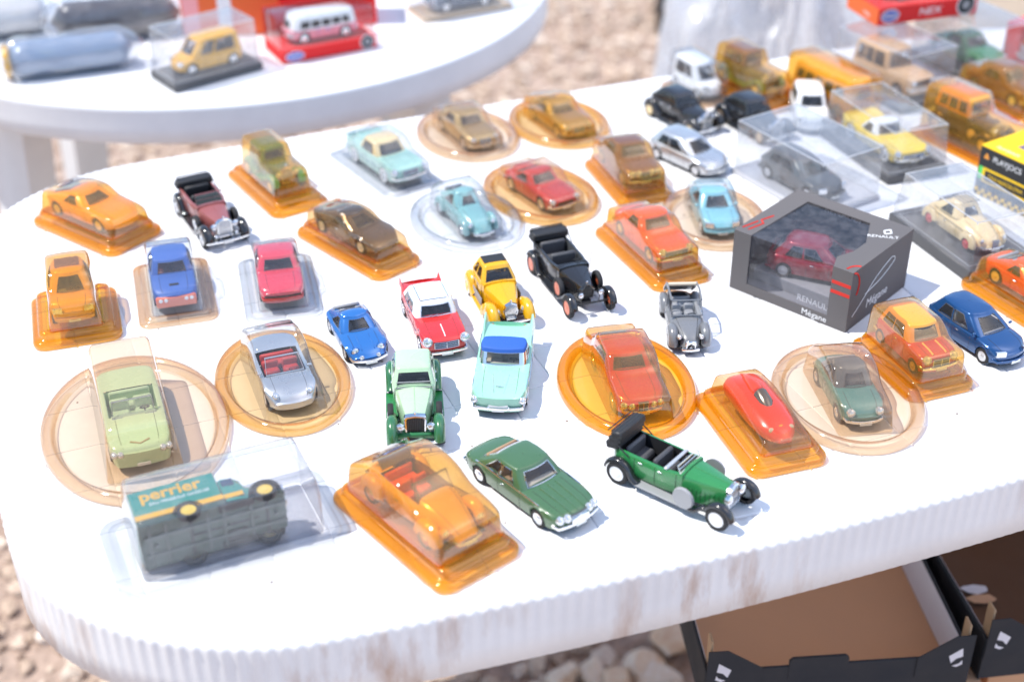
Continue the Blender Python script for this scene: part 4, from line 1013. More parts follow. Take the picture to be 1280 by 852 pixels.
GOLD = paint('beige_gold_paint', (.48, .38, .20), .35, .5); BRONZE = paint('bronze_paint', (.14, .10, .07), .25, .5); BROWNP = paint('brown_paint', (.20, .09, .05), .3, .2); SAND = paint('sand_paint', (.48, .33, .18)); LORED = paint('orange_red_paint', (.80, .10, .02)); WIRE = paint('orange_spokes', (.62, .14, .06), .4); WGREY = paint('wheel_grey', (.5, .51, .52), .3, .5)
CHQ = paint('wheel_white', (.74, .74, .74), .3); YWH = paint('yellow_wheel', (.72, .50, .06), .4)

SALOON = dict()
FINS = dict(L=100, W=39, H=32, top=[(0,.56),(.03,.62),(.12,.645),(.25,.65),(.66,.655),(.9,.615),(.97,.57),(1,.48)], sh=[(0,.66),(.03,.70),(.12,.68),(.3,.635),(.66,.625),(.9,.61),(1,.55)], cab=(.66,.575,.27,.16))
COUPE = dict(L=104, W=41, H=28, R=7.4, top=[(0,.62),(.04,.70),(.2,.70),(.45,.66),(.62,.66),(.8,.64),(.93,.54),(1,.36)], sh=[(0,.58),(.1,.66),(.3,.62),(.5,.60),(.75,.64),(.92,.52),(1,.34)], cab=(.63,.50,.30,.06), zb=.64, wb=.88, wr=.62, crown=2.2, rb=5, rr=5, sides=[(.12,.42),(.46,.58)], bow=7, rnf=14, fmin=.7, bump=None, head=None, grille=None, plate=False, rim='star', rimm=SILVER, bz=.3)
HATCH = dict(L=86, W=38, H=33, R=7.0, xf=.80, xr=.18, top=[(0,.58),(.06,.62),(.3,.63),(.70,.62),(.85,.58),(.95,.50),(1,.38)], sh=[(0,.57),(.1,.61),(.4,.59),(.7,.575),(.88,.53),(1,.36)], cab=(.74,.56,.12,.03), zb=.60, wb=.90, wr=.68, crown=2.2, rb=4, rr=5, sides=[(.16,.50),(.55,.86)], bow=6, rnf=11, rnr=8, fmin=.74, head='rect', hz=.44, hy=.70, hr=3.2, grille=None, bump='body', bz=.24, rim='star', rimm=SILVER, tuck=.96)
AMCAR = dict(L=112, W=44, H=34, R=7.8, xf=.80, xr=.22, top=[(0,.52),(.03,.58),(.2,.61),(.66,.60),(.9,.56),(.97,.52),(1,.44)], sh=[(0,.66),(.05,.70),(.25,.63),(.5,.59),(.75,.60),(.95,.60),(1,.55)], cab=(.66,.585,.34,.26), wb=.84, wr=.70, zb=.585, over=True, strip=.55, hz=.48, hy=.82, hr=3.0, br=1.5, rim='whitewall')
BUG = dict(L=86, W=34, H=34, R=7.4, ww=4, xf=.80, xr=.20, top=[(0,.24),(.05,.42),(.15,.60),(.3,.66),(.62,.66),(.75,.60),(.9,.46),(.97,.34),(1,.24)], sh=[(0,.22),(.1,.42),(.3,.50),(.65,.50),(.9,.36),(1,.22)], plan=[(0,.55),(.15,.80),(.4,.90),(.65,.88),(.85,.74),(1,.55)], arch=0, cab=(.63,.545,.36,.10), zb=.60, wb=.80, wr=.58, crown=3.2, rb=6, rr=6, sides=[(.10,.38),(.42,.70)], bow=6, rnf=10, rnr=10, head=None, grille=None, bz=.22, tuck=.92, strip=None)
MINIS = dict(L=76, W=35, H=33, R=6.2, xf=.82, xr=.16, top=[(0,.50),(.05,.60),(.3,.63),(.68,.63),(.9,.60),(.97,.55),(1,.40)], cab=(.71,.62,.12,.04), zb=.61, wb=.90, wr=.74, sides=[(.12,.48),(.53,.90)], hz=.48, hy=.68, hr=3.1, grille=(0,.42,.30,.50), bow=3, rnf=7, rnr=6)
BUSD = dict(L=104, W=40, H=42, R=7.2, xf=.80, xr=.20, top=[(0,.44),(.03,.50),(.5,.50),(.97,.50),(1,.44)], shd=.02, cab=(.985,.955,.03,.01), zb=.49, wb=.985, wr=.86, crown=5, rb=8, rr=9, sides=[(.03,.20),(.24,.40),(.44,.60),(.64,.80),(.84,.97)], v0=.14, v1=.70, glass=BLACK, inter=BLACK, seats=False, bow=4, rnf=8, rnr=8, grille=None, hz=.34, hy=.64, hr=2.8, strip=.97)
VAN = dict(L=92, W=39, H=42, R=7.0, xf=.82, xr=.17, top=[(0,.50),(.05,.52),(.72,.52),(.9,.46),(.97,.40),(1,.30)], shd=.03, cab=(.82,.66,.04,.01), zb=.50, wb=.94, wr=.82, crown=2, rb=4, rr=4, sides=[(.10,.36),(.42,.90)], bow=5, rnf=10, head='rect', hz=.36, hy=.70, hr=3.2, grille=None, bump=None, plate=False)
JEEP = dict(L=98, W=40, H=44, R=8.0, xf=.80, xr=.20, top=[(0,.52),(.03,.54),(.64,.55),(.95,.54),(1,.50)], shd=.015, cab=(.62,.60,.05,.02), zb=.53, wb=.93, wr=.86, crown=1.4, rb=2, rr=2.2, sides=[(.08,.36),(.42,.66),(.72,.94)], bow=1, rnf=3, rnr=3, hz=.42, hy=.66, hr=2.8, grille=(0,.42,.32,.48), fmin=.94)
POD = dict(L=84, W=36, H=34, R=6.6, top=[(0,.36),(.06,.52),(.2,.60),(.65,.60),(.8,.56),(.94,.46),(1,.32)], sh=[(0,.34),(.12,.50),(.4,.54),(.7,.54),(.92,.46),(1,.30)], cab=(.68,.585,.34,.16), zb=.57, wb=.84, wr=.64, crown=3, rb=5, rr=5, bow=6, rnf=13, rnr=12, fmin=.66, hz=.42, hy=.62, hr=2.8, bz=.22, sides=[(.10,.44),(.48,.84)], grille=None)
def wings(S, m_, cr=4.0, fl=5, yi=.50, pods=True, rr_=2.0):
    """bulbous separate wings with headlights for beetle-shaped cars"""
    W, Rw = S['W'], S['R']
    for x, a0, a1 in ((S['X'](S['xf']), -8, 175), (S['X'](S['xr']), 5, 188)):
        for s_ in (-1, 1): fender(arc(x, Rw, Rw+rr_, a0, a1, 14), W/2*yi, W/2+.6, cr, 2, fl, s_).build('wing', m_, S['root'], 60)
def pod_lights(S, x, y, z_, r, m_=None):
    for s_ in (-1, 1):
        m = MB(); m.lathe([(.2, -r*1.6), (r*.7, -r*1.1), (r, -.2), (r*1.08, .3), (r*.95, .8), (r*.5, 1.5), (.05, 1.7)], (x, s_*y, z_), (1, 0, .15), 16); h = m.build('headlight', m_ or CHROME, S['root'])
        m = MB(); m.lathe([(r*.9, .7), (r*.6, 1.7), (.05, 2.1)], (x, s_*y, z_), (1, 0, .15), 14); m.build('lens', LENS, h)
LOOSE = 'toy cars standing loose on the table'; INB = 'toy cars inside plastic blisters'; INC = 'toy cars inside display cases'

# --- loose cars -----------------------------------------------------------
def x_alpine(S):
    pod_lights(S, S['half']-8.5, S['W']/2*.60, S['H']*.44, 3.6, BLU); m = MB()
    for s_ in (-1, 1): m.lathe([(1.9, 0), (2.0, 1), (1.5, 1.7), (.1, 2)], (S['fx'](7)-1.6, s_*7, S['H']*.31), (1, 0, .1), 12)
    m.build('fog_lamp', LENS, S['root']); m = MB()
    for f in (-.3, .3): m.tube([(x, f*S['W']/2, S['topf'](x)-.1) for x in np.linspace(S['X'](.7), S['half']-7, 8)], .5, 5)
    m.build('bonnet_rib', BLU, S['root'])
p, a = pose((432, 402), (462, 453))
toy_car(dict(COUPE, L=80, W=36, H=27, R=6.6, xf=.79, xr=.22, top=[(0,.50),(.05,.58),(.25,.62),(.62,.62),(.8,.56),(.93,.44),(1,.28)], sh=[(0,.44),(.1,.56),(.4,.54),(.6,.52),(.8,.52),(.93,.40),(1,.26)], cab=(.64,.52,.34,.06), zb=.585, wb=.84, sides=[(.12,.46),(.50,.66)], rnf=13, rnr=9, bump=CHROME, bz=.22, rim='star', plate=True, hang=2), BLU, 'small blue metallic sports coupe with domed headlamps beside the red saloon', p, a, extra=x_alpine)
def x_404(S):
    r = S['root']; m = MB()
    for s_ in (-1, 1): m.tube([(x, s_*S['W']/2*.62, S['H']+.9-.7*(abs(x-S['X'](.42))/22)**4) for x in np.linspace(S['X'](.30), S['X'](.555), 9)], .5, 5)
    m.tube([(S['X'](.555), y, S['H']-.4+.35*(1-(y/12)**2)) for y in np.linspace(-11, 11, 9)], .45, 5)
    m.build('roof_rail', CHROME, r); m = MB(); m.box((S['X'](.245), 0, S['H']*.93), (1.2, 15, 1.0), .3); m.build('roof_bar', BLACK, r)
    m = MB(); m.tube([(x, 0, S['topf'](x)+.15) for x in np.linspace(S['X'](.78), S['X'](.95), 6)], .45, 5); m.build('bonnet_strip', WHITE, r)
    for s_ in (-1, 1):
        m = MB(); rows = [[(S['X'](f), s_*(S['W']/2*w_), S['H']*h) for f, h in zip((0.01, .05, .12, .2), hs)] for w_, hs in ((.80, (.66, .67, .65, .62)), (.86, (.80, .76, .70, .64)), (.90, (.80, .76, .70, .64)), (.94, (.62, .63, .62, .60)))]
        m.grid(rows); m.build('tail_fin', S['body'], r, 40)
    m = MB()
    for y in (-9, -4): m.tube([(S['X'](.665), y, S['H']*.69), (S['X'](.66), y+5, S['H']*.72)], .25, 4)
    m.build('wiper', CHROME, r); m = MB(); m.box((S['fx'](8)+.6, -8.5, S['H']*.23), (1, 4, 2.2), .3); m.build('indicator', ORANGEL, r)
p, a = pose((526, 379), (558, 447))
toy_car(dict(FINS, L=98, W=39, H=34, pillarm=WHT, trimm=CHROME, cab=(.655,.60,.24,.14), wr=.80, wb=.93, head='r2', hz=.54, hy=.80, hr=3.4, hx=1.0, grille=(0,.52,.36,.52), bz=.25, strip=.6, rim='hub', crown=2, v0=.10, roofm=WHT, inter=DGREY), BRED, 'red saloon with white roof and small tail fins, chrome roof rails', p, a, extra=x_404)
# yellow streamlined pre-war coupe
def x_bug(S):
    r = S['root']; W = S['W']
    for s_ in (-1, 1):
        m = MB(); m.lathe([(.3, -3.4), (2.2, -2), (2.9, 0), (2.6, .6), (1.5, 1.2), (.05, 1.4)], (S['xf']+3, s_*11.5, 16), (1, 0, .1), 14); h = m.build('headlight', YEL, r)
        m = MB(); m.lathe([(2.3, .7), (1.4, 1.6), (.05, 1.9)], (S['xf']+3, s_*11.5, 16), (1, 0, .1), 14); m.build('lens', LENS, h)
        m = MB(); m.box((S['xr']+24, s_*(S['tw']+1.2), 11), (26, 1, 9), .4); m.build('side_panel', GREY, r)
    m = MB(); rows = []
    for k in range(9):
        t = k/8; x = S['xr']+14-30*t; h = lerp(27, 12, t**1.6); w_ = S['tw']*lerp(1, .5, t)
        rows.append([(x, w_*math.cos(a), 9+(h-9)*math.sin(a)) for a in np.linspace(0, math.pi, 11)])
    m.grid(rows); m.build('tail', S['bodym'], r)
    m = MB(); m.box((S['cowl']-20, 0, 40.2), (13, 20, .8), .3); m.build('sunroof', BLACK, r)
p, a = pose((607, 356), (642, 414))
vintage(dict(L=92, W=41, H=39, R=8, ww=4.5, wb=60, xfa=29, xrad=34, rad_w=11, rad_z=(8, 23), bonz=27, tub_w=33, bon_w=.80, cowl=3, tub_r=-33, belt=26, rim='whitewall', rimm=YWH, fcrown=4.5, fo=4.0, fl=5, ww_=5, swp=10, spare=False, lamps=False, hood=None, tail_round=10, inter=BLACK, roofm=YEL, core=CHROME, rad_prof=[(-4, 8), (-6.5, 16), (-5, 22), (0, 24.5), (5, 22), (6.5, 16), (4, 8)],
    cab=dict(g=(2, -6, -26, -33, 26.5, 38, 15.5, 11.5), sides=[(.10, .52), (.60, .88)], v0=.1, v1=.85)), YEL, YEL, 'yellow pre-war coupe with swollen wings and black sunroof behind the mint green car', p, a, extra=x_bug)
# black open tourer
ax_r, ax_f = at(689, 335), at(737, 392); d = ax_f-ax_r; a = math.atan2(d.y, d.x); mid = (ax_r+ax_f)/2
def x_black(S):
    m = MB(); m.cyl((S['cowl']+2, S['tw']*.9, 26), (S['cowl']+1, S['tw']*.9+.5, 41), .3, n=5); m.build('aerial_lamp_post', BLACK, S['root'])
    m = MB()
    for s_ in (-1, 1): m.box((S['tub_r']+2, s_*15, 33), (12, 1.2, 3), .4)
    m.box((S['tub_r']-3.5, 0, 34.5), (1.5, 33, 3.6), .5); m.build('hood_frame', BLACK, S['root'])
vintage(dict(L=116, W=43, H=42, R=9.6, ww=4, wb=82, xfa=41, xrad=36, rad_w=10, rad_z=(12, 25), bonz=29, tub_w=33, bon_w=.78, cowl=8, tub_r=-52, belt=28, rim='spoke', rimm=WIRE, spare=True, spx=17, fcrown=1.2, fo=1.2, fl=1.5, swp=14, bumper=False, hood='folded', hoodz=5, inter=DGREYP, seatm=DGREY, lampm=BLACKP, lamp=(44, 9.5, 21, 3.2), grmat=BLACKP, slatm=BLACKP, core=BLACK, screen_h=.1, screenm=BLACKP, rad_prof=[(-6, 12), (-7, 20), (-2, 26.5), (0, 27), (2, 26.5), (7, 20), (6, 12)]), BLACKP, BLACKP, 'black open tourer with orange spoked wheels and folded top', mid, a, extra=x_black)
# mint car with blue soft roof
def x_mint(S):
    r = S['root']; m = MB(); w_ = S['W']/2
    rows = [[(x, y*s2, z_) for x, y, z_ in ((S['half']-1, 7.5, 13.5), (S['half']+.6, 7.5, 10.0), (S['half']+.6, 7.0, 8.0))] for s2 in (-1, -.5, 0, .5, 1)]
    m.grid(rows); m.build('grille_panel', WHITE, r); m = MB()
    for s_ in (-1, 1): m.tube([(x, s_*(3+5*(S['half']-x)/44), S['topf'](x)+.1) for x in np.linspace(S['X'](.7), S['half']-8, 6)], .3, 4)
    m.box((S['half']-15, 0, S['topf'](S['half']-15)+.5), (1, 6, 1), .3); m.build('bonnet_badge', CHROME, r)
    for s_ in (-1, 1):
        m = MB(); rows = [[(S['X'](f), s_*w_*q, S['H']*h) for f, h in zip((-.02, .08, .2, .36), hs)] for q, hs in ((.78, (.58, .58, .57, .56)), (.86, (.86, .78, .68, .60)), (.92, (.86, .78, .68, .60)), (.99, (.50, .52, .53, .54)))]
        m.grid(rows); m.build('tail_fin', S['body'], r, 40)
p, a = pose((636, 431), (623, 520))
toy_car(dict(AMCAR, L=108, W=44, H=33, roofm=SOFTBLUE, trimm=CHROME, pillarm=CHROME, wr=.78, v1=.80, cab=(.60,.55,.36,.26), glass=GLASS, inter=CREAMI, grille=None, head='r2', hy=.84, hz=.45, rim='whitewall', sides=[(.15,.80)], hr=2.6), LMINT if False else MINT, 'mint green 1950s car with bright blue soft roof and tail fins', p, a, extra=x_mint)
# two-tone green limousine
p, a = pose((517, 472), (521, 567))
def x_rolls(S):
    m = MB(); m.box((S['cowl']-4.5, 0, 29.2), (1.0, 27, .8), .3); m.build('screen_bar', BLACK, S['root'])
    for s_ in (-1, 1):
        m = MB(); m.ball((S['xf']+7, s_*18.5, 20.5), 1.5, 10, 7); m.build('side_lamp', CHROME, S['root'])
    m = MB(); m.box((S['xrad']-2, 0, 10.5), (10, 34, 6), 1.5); m.build('front_valance', GRN, S['root'])
    m = MB(); x0 = S['cowl']-.2; m.tube([(x0+.9, -13.2, 29), (x0-1.6, -13.2, 32.6), (x0-1.6, 13.2, 32.6), (x0+.9, 13.2, 29)], .5, 5, True); m.build('screen_frame', GREY, S['root'])
vintage(dict(L=112, W=44, H=41, R=9, ww=4.5, wb=74, xfa=37, xrad=41, rad_w=15, rad_z=(7.5, 28), rad_prof=[(-8, 7.5), (-8.6, 26), (-7.6, 28), (0, 29), (7.6, 28), (8.6, 26), (8, 7.5)], slatm=DGREY, bonz=29.5, tub_w=34, bon_w=.76, cowl=5, tub_r=-42, belt=28, rim='hub', rimm=CHROME, fcrown=4.0, fo=3, fl=5, swp=14, hood=None, inter=BLACK, roofm=PGRN, sparem=CHROME, lamp=(43, 11.6, 19, 3.4), core=BLACK, boardm=GRN, fa1=2,
    cab=dict(g=(4.5, -4, -33, -41, 28.3, 39, 16.3, 13.5), sides=[(.08, .40), (.46, .72), (.78, .93)], v0=.10, v1=.86, crown=3)), PGRN, paint('mid_green_paint', (.028, .145, .055)), 'two tone green vintage limousine with pale green roof facing the viewer', p, a, extra=x_rolls)
# grey open-top economy car
def x_cv(S):
    r = S['root']; wings(S, GREYP, 3.4, 5, .56); pod_lights(S, S['half']-6, 9.2, 15.5, 2.4, GREYP)
    m = MB(); m.box((S['half']-.8, 0, 10.5), (2, 9, 7), .6); g = m.build('grille', CHROME, r)
    m = MB()
    for z_ in (9, 10.6): m.tube([(S['half']+.5, -3, z_-1), (S['half']+.6, 0, z_+1), (S['half']+.5, 3, z_-1)], .45, 5)
    m.build('double_chevron', BLACK, g)
    m = MB(); x0, x1 = S['X'](.645), S['X'](.58); w0 = 13.2
    m.tube([(x0, -w0, 21.5), (x1, -w0*.94, 33), (x1, w0*.94, 33), (x0, w0, 21.5)], .75, 6, True); ws = m.build('windscreen', GREYP, r)
    m = MB(); m.add([(x0, -w0, 21.5), (x1, -w0*.94, 33), (x1, w0*.94, 33), (x0, w0, 21.5)], [(0, 1, 2, 3)]); m.build('pane', GLASS, ws)
    m = MB(); xr_ = S['X'](.14)
    for s_ in (-1, 1):
        m.tube([(x1, s_*w0*.94, 33), (S['X'](.4), s_*w0*.98, 35), (S['X'](.22), s_*w0*.96, 32.5), (xr_, s_*w0, 24), (S['X'](.07), s_*w0*.9, 18)], 1.0, 6); m.tube([(S['X'](.40), s_*w0*.98, 35), (S['X'](.42), s_*(w0+1.2), 20)], .8, 6)
    m.build('roof_frame', GREYP, r)
    m = MB(); rows = [[(x, y*w0*.98, z_) for y in np.linspace(-1, 1, 7)] for x, z_ in ((S['X'](.27), 33.2), (S['X'](.22), 32.6), (xr_, 24.2), (S['X'](.07), 18))]; m.grid(rows); m.build('rear_panel', GREYP, r)
    m = MB(); m.cyl((S['X'](.27), -w0*.9, 33.6), (S['X'](.27), w0*.9, 33.6), 1.6, n=10); m.build('rolled_hood', CREAMI, r)
p, a = pose((846, 383), (862, 442))
toy_car(dict(BUG, L=84, W=34, H=33, R=7.8, top=[(0,.35),(.05,.50),(.2,.60),(.6,.63),(.75,.58),(.92,.46),(1,.28)], cab=None, open_top=True, cockpit=(.16,.62), plan=[(0,.62),(.15,.80),(.4,.90),(.62,.88),(.76,.72),(.9,.50),(1,.40)], bump=CHROME, bz=.20, plate=False, inter=GREY, doors=(.60,.38), rim='hub', rimm=WGREY, zb=.62), GREYP, 'small grey car with open roof beside the black tourer', p, a, extra=x_cv)
# dark green saloon
def x_jag(S):
    r = S['root']; m = MB(); m.box((S['half']+.6, 0, S['H']*.36), (1.2, 16, 6), .5); m.build('plate_bracket', CHROME, r); m = MB()
    for f in (-.36, 0, .36): m.tube([(x, f*S['W']/2*lerp(1, .8, (x-8)/45), S['topf'](x)+.05) for x in np.linspace(S['X'](.68), S['half']-3, 8)], .6, 5)
    m.build('bonnet_ridge', S['body'], r); m = MB()
    for s_ in (-1, 1): m.tube([(x, s_*(S['hwf'](x)*.95), S['shf'](x)+.25) for x in np.linspace(S['X'](.16), S['X'](.80), 14)], .6, 5)
    m.build('waist_strip', CHROME, r); m = MB(); m.box((S['X'](.60), 0, S['H']*.61), (5, 26, 1), .4); m.build('dashboard_top', CREAMI, r)
    m = MB(); m.box((S['X'](.235), 0, S['H']*.60), (8, 26, 1), .4); m.build('parcel_shelf', CREAMI, r)
p, a = pose((605, 574), (722, 660))
toy_car(dict(L=108, W=42, H=31, R=7.3, trimm=CHROME, top=[(0,.44),(.04,.54),(.15,.60),(.3,.625),(.64,.625),(.88,.59),(.97,.54),(1,.42)], cab=(.655,.56,.30,.155), zb=.60, crown=1.5, wr=.70, inter=TAN, seat=TAN, head='r4', hz=.45, hy=.74, hr=2.6, grille=(0,.36,.36,.50), mirrors=False, rim='hub', rimm=CHROME, bow=4, rnr=12, sides=[(.13,.49),(.53,.86)], v0=.10), DGRN, 'dark green saloon with tan interior beside the large amber blister', p, a, extra=x_jag)
# green tourer with black folded top
ax_r, ax_f = at(785, 585), at(915, 645); d = ax_f-ax_r; a = math.atan2(d.y, d.x); mid = (ax_r+ax_f)/2
def x_gt(S):
    r = S['root']; m = MB(); m.cyl((S['xf']-27, -S['W']/2+.5, 15.5), (S['xf']-27, -S['W']/2-1.6, 15.5), 8.7, 8.0, n=28); m.build('spare_wheel_cover', GREY, r)
    m = MB(); m.cyl((S['xf']-27, S['W']/2-.5, 15.5), (S['xf']-27, S['W']/2+1.6, 15.5), 8.7, 8.0, n=28); m.build('spare_wheel_cover', GREY, r)
    m = MB(); m.box((-4, 0, 27.6), (3, 29, 1.6), .5); m.build('cockpit_divider', SILVER, r)
vintage(dict(L=118, W=42, H=40, R=9.2, ww=4, wb=84, xfa=43, xrad=44, rad_w=13, rad_z=(10, 27), bonz=28, tub_w=31, bon_w=.80, cowl=10, tub_r=-50, belt=26.5, rim='hub', rimm=CHQ, spare=False, fcrown=1.4, fo=1.6, fl=2, swp=12, bumper=False, hood='folded', hoodz=5, hoodn=3, hoodh=9, hoodrot=-.22, inter=BLACK, seatm=DGREY, lamp=(46, 8.5, 20, 3.8), screen_h=5, lean=2.5, boardm=GREY), GRN, BLACKP, 'green open tourer with black folded top and white wheels near the front edge', mid, a, extra=x_gt)
# maroon and black convertible
p, a = pose((239, 251), (292, 317))
def x_mar(S):
    m = MB()
    for s_ in (-1, 1): m.ball((S['xf']+8, s_*10, 12.5), 2.2, 10, 7)
    m.build('fog_lamp', CHROME, S['root'])
vintage(dict(L=116, W=44, H=38, R=8.8, ww=4.5, wb=76, xfa=38, xrad=42, rad_w=14, rad_z=(9, 26), bonz=27, tub_w=34, bon_w=.76, cowl=8, tub_r=-46, belt=27, rim='hub', rimm=CHROME, spare=True, spx=17, fcrown=3.2, fo=3, fl=4, swp=14, hood='folded', hoodz=3.5, inter=BLACK, seatm=BLACK, screenm=MAROON, core=SILVER, lamp=(43, 10.5, 21, 3.3)), MAROON, BLACKP, 'maroon and black vintage convertible with chrome radiator near the back edge', p, a, extra=x_mar)
# dark blue hatchback, silver hot hatch: right wheels seen
def by_right_wheels(r_px, f_px, P):
    a_, b_ = at(*r_px), at(*f_px); d = b_-a_; an = math.atan2(d.y, d.x); n = Vector((-d.y, d.x, 0)).normalized()
    return (a_+b_)/2 + n*(P['W']/2000-.002), an
P = dict(HATCH, L=88, W=39, H=33, mirrors=True, inter=GREY, v0=.08)
p, a = by_right_wheels((1167, 413), (1231, 456), P)
toy_car(P, NAVY, 'dark blue metallic hatchback near the right edge of the photo', p, a)
P = dict(HATCH, L=88, W=40, H=32, inter=DGREY, v0=.08, archflare=1.4)
p, a = by_right_wheels((822, 199), (870, 221), P)
toy_car(P, SILV, 'silver hatchback next to the black saloon at the back', p, a)
TRAC = dict(L=100, W=42, H=36, R=8.2, ww=4, wb=68, xfa=34, xrad=38, rad_w=13, rad_z=(9, 23), bonz=24, tub_w=34, bon_w=.8, cowl=10, tub_r=-40, belt=23.5, rim='hub', rimm=CREAM, fcrown=3, fo=3, fl=4, hood=None, inter=BLACK, spare=False, lamp=(37, 9.5, 18, 3), tail_round=12, roofm=BLACKP, cab=dict(g=(9, 3, -28, -40, 23.6, 34, 16, 13), sides=[(.06, .36), (.42, .70), (.76, .90)]))
p, a = pose((824, 138), (884, 169))
vintage(TRAC, BLACKP, BLACKP, 'black pre-war saloon behind the silver hatchback', p, a)
p, a = pose((916, 147), (968, 176))
vintage(dict(TRAC, L=90, rimm=SAND), BLACKP, BLACKP, 'black pre-war saloon half hidden by the large clear display case', p, a)
p, a = pose((1002, 122), (1018, 180))
toy_car(dict(MINIS, L=84, W=37, H=36, sides=[(.12, .45), (.5, .9)], bump='body', grille=None, head='rect', bow=4), WHT, 'white compact car between the amber bus blister and the large clear case', p, a)
# --- cars in blisters -------------------------------------------------------
RB, OB = 'rectangular plastic blisters', 'oval plastic blisters'
def boxed_rect(l, w, lr=None):
    """centre and heading of a tray from its rear-left, front-left and front-right corners in the photo"""
    return l
def tri(a, b, c):
    A, B, C_ = at(*a), at(*b), at(*c); u = B-A; w_ = C_-B; hd = math.atan2(u.y, u.x); wd = math.atan2(w_.y, w_.x); hd = (hd + wd-math.pi/2)/2
    return (A+C_)/2, hd
def pack_r(corners, tray, base, dome, prof, dome_d, car, paintm, carlabel, blabel, plat=14, off=0, carz=None, extra=None, taper=.82, caroff=0):
    c, a = tri(*corners)
    L, W = tray
    blister_rect(blabel, c, a, L, W, base, dome, prof, *dome_d, off=off, plat=plat, taper=taper)
    cz = (plat-1.1 if carz is None else carz)*.001
    o = Vector((math.cos(a)*(off+caroff), math.sin(a)*(off+caroff), 0))*.001
    return toy_car(car, paintm, carlabel, c+o, a, cz, INB, extra=extra)
def pack_o(box, hd_px, tray, base, dome, prof, dome_d, car, paintm, carlabel, blabel, off=(0, 0), extra=None, taper=.84, carturn=0.0, rim=9, fn=None):
    """box: the tray's extent in the photo (x0, x1, y0, y1); hd_px: two photo points along the car"""
    x0, x1, y0, y1 = box; c = at((x0+x1)/2, (y0+y1)/2 + 1.0, 0.0); A, B = at(*hd_px[0]), at(*hd_px[1]); a = math.atan2(B.y-A.y, B.x-A.x)
    blister_oval(blabel, c, a, *tray, base, dome, prof, *dome_d, off=off[0], taper=taper, rim=rim)
    o = Vector((math.cos(a)*off[0], math.sin(a)*off[0], 0))*.001
    return toy_car(car, paintm, carlabel, c+o, a, .0013, INB, extra=extra)
# 1 long-nosed orange coupe, upper left
pack_r(((40, 280), (138, 326), (205, 290)), (116, 66), AMBER, AMBERT, 'coupe', (104, 48, 42), dict(COUPE, L=98, W=42, H=28, rim='star', rimm=CREAM), paint('amber_orange_paint', (.92, .46, .02)), 'orange looking long nosed coupe in amber plastic near the left table edge', 'amber blister with rounded corners nearest the upper left table corner')
# 3 vintage car in amber
c, a = tri((286, 214), (357, 277), (410, 262))
blister_rect('tall amber blister on the back row beside the maroon convertible', c, a, 118, 60, AMBER, AMBERT, 'jeep', 84, 40, 50, plat=12)
vintage(dict(L=80, W=36, H=36, R=7.5, wb=52, xfa=24, xrad=27, rad_w=11, rad_z=(8, 24), bonz=24, tub_w=27, cowl=3, tub_r=-34, belt=24, spare=False, hood=None, bumper=False, roofm=KHAKI, cab=dict(g=(3, 1, -30, -33, 24.2, 35, 13, 12), sides=[(.06, .42), (.5, .93)])), KHAKI, paint('turquoise_paint', (.03, .36, .30)), 'olive vintage car with turquoise wings under tall amber plastic', c, a, .0109, INB)
# 4 mint american car in clear blister
pack_r(((396, 192), (500, 246), (572, 231)), (132, 66), CLEAR, CLEAR, 'saloon', (112, 46, 40), dict(AMCAR, L=104, W=41, H=33, roofm=CREAM, inter=GREY), LMINT, 'pale mint 1950s car with cream roof inside a clear blister at the back', 'clear rectangular blister on the back row with mint car', plat=4, taper=.9)
# 5 beige saloon, 6 tan coupe
MB_SED = dict(L=88, W=37, H=30, head='r2', hr=2.6, grille=(0,.36,.34,.50), inter=DGREY)
pack_o((525, 643, 130, 212), ((556, 150), (604, 190)), (132, 104), PEACH, PEACH, 'saloon', (96, 44, 35), MB_SED, GOLD, 'beige saloon in a pale oval blister near the back edge', 'pale peach oval blister on the back row over the beige saloon')
pack_o((640, 757, 120, 193), ((672, 136), (722, 172)), (130, 104), PEACHA, AMBERT, 'coupe', (96, 44, 34), dict(MB_SED, cab=(.64,.53,.34,.12), H=28), GOLD, 'tan coupe in an orange oval blister at the back edge', 'orange oval blister farthest back in the middle of the table')
# 7 small yellow hatchback
pack_r(((66, 366), (75, 446), (128, 438)), (84, 72), AMBER, AMBERT, 'hatch', (72, 44, 52), dict(HATCH, L=66, W=37, H=38, xf=.80, xr=.20, rim='hub', rimm=CREAM, sides=[(.15,.5),(.55,.88)], bow=3), YEL, 'small yellow hatchback with open sunroof in amber plastic at the left', 'small amber blister at the left table edge', extra=lambda S: MB().box((S['X'](.30), 0, S['H']+.1), (15, 20, .8), .3).build('sunroof', BROWNP, S['root']))
# 8 blue and red, 9 red
def x_blue(S):
    m = MB(); m.box((S['half']-1.4, 0, 10.6), (4.2, S['W']*.90, 10.4), 1.2); m.build('front_panel', paint('coral_paint', (.70, .18, .12)), S['root'])
    m = MB()
    for y in (-13, -8.6, 8.6, 13): m.lathe([(1.7, 0), (1.6, .6), (.05, .9)], (S['half']+.6, y, 13), (1, 0, 0), 12)
    m.build('headlamps', WHITE, S['root']); m = MB(); m.box((S['X'](.86), 0, S['topf'](S['X'](.86))+.2), (3, 8, .6), .2); m.build('bonnet_vent', BLACK, S['root'])
pack_r(((168, 334), (177, 414), (272, 400)), (112, 66), PEACH, CLEAR, 'saloon', (92, 44, 46), dict(L=84, W=38, H=34, head=None, grille=None, bump=None, plate=False, inter=MAROON, cab=(.68,.60,.25,.12), rim='hub', zb=.60, crown=1.2), MATBLU, 'worn blue saloon with coral red nose under clear plastic', 'clear blister with peach rim over the blue and red saloon', plat=6, extra=x_blue, taper=.9)
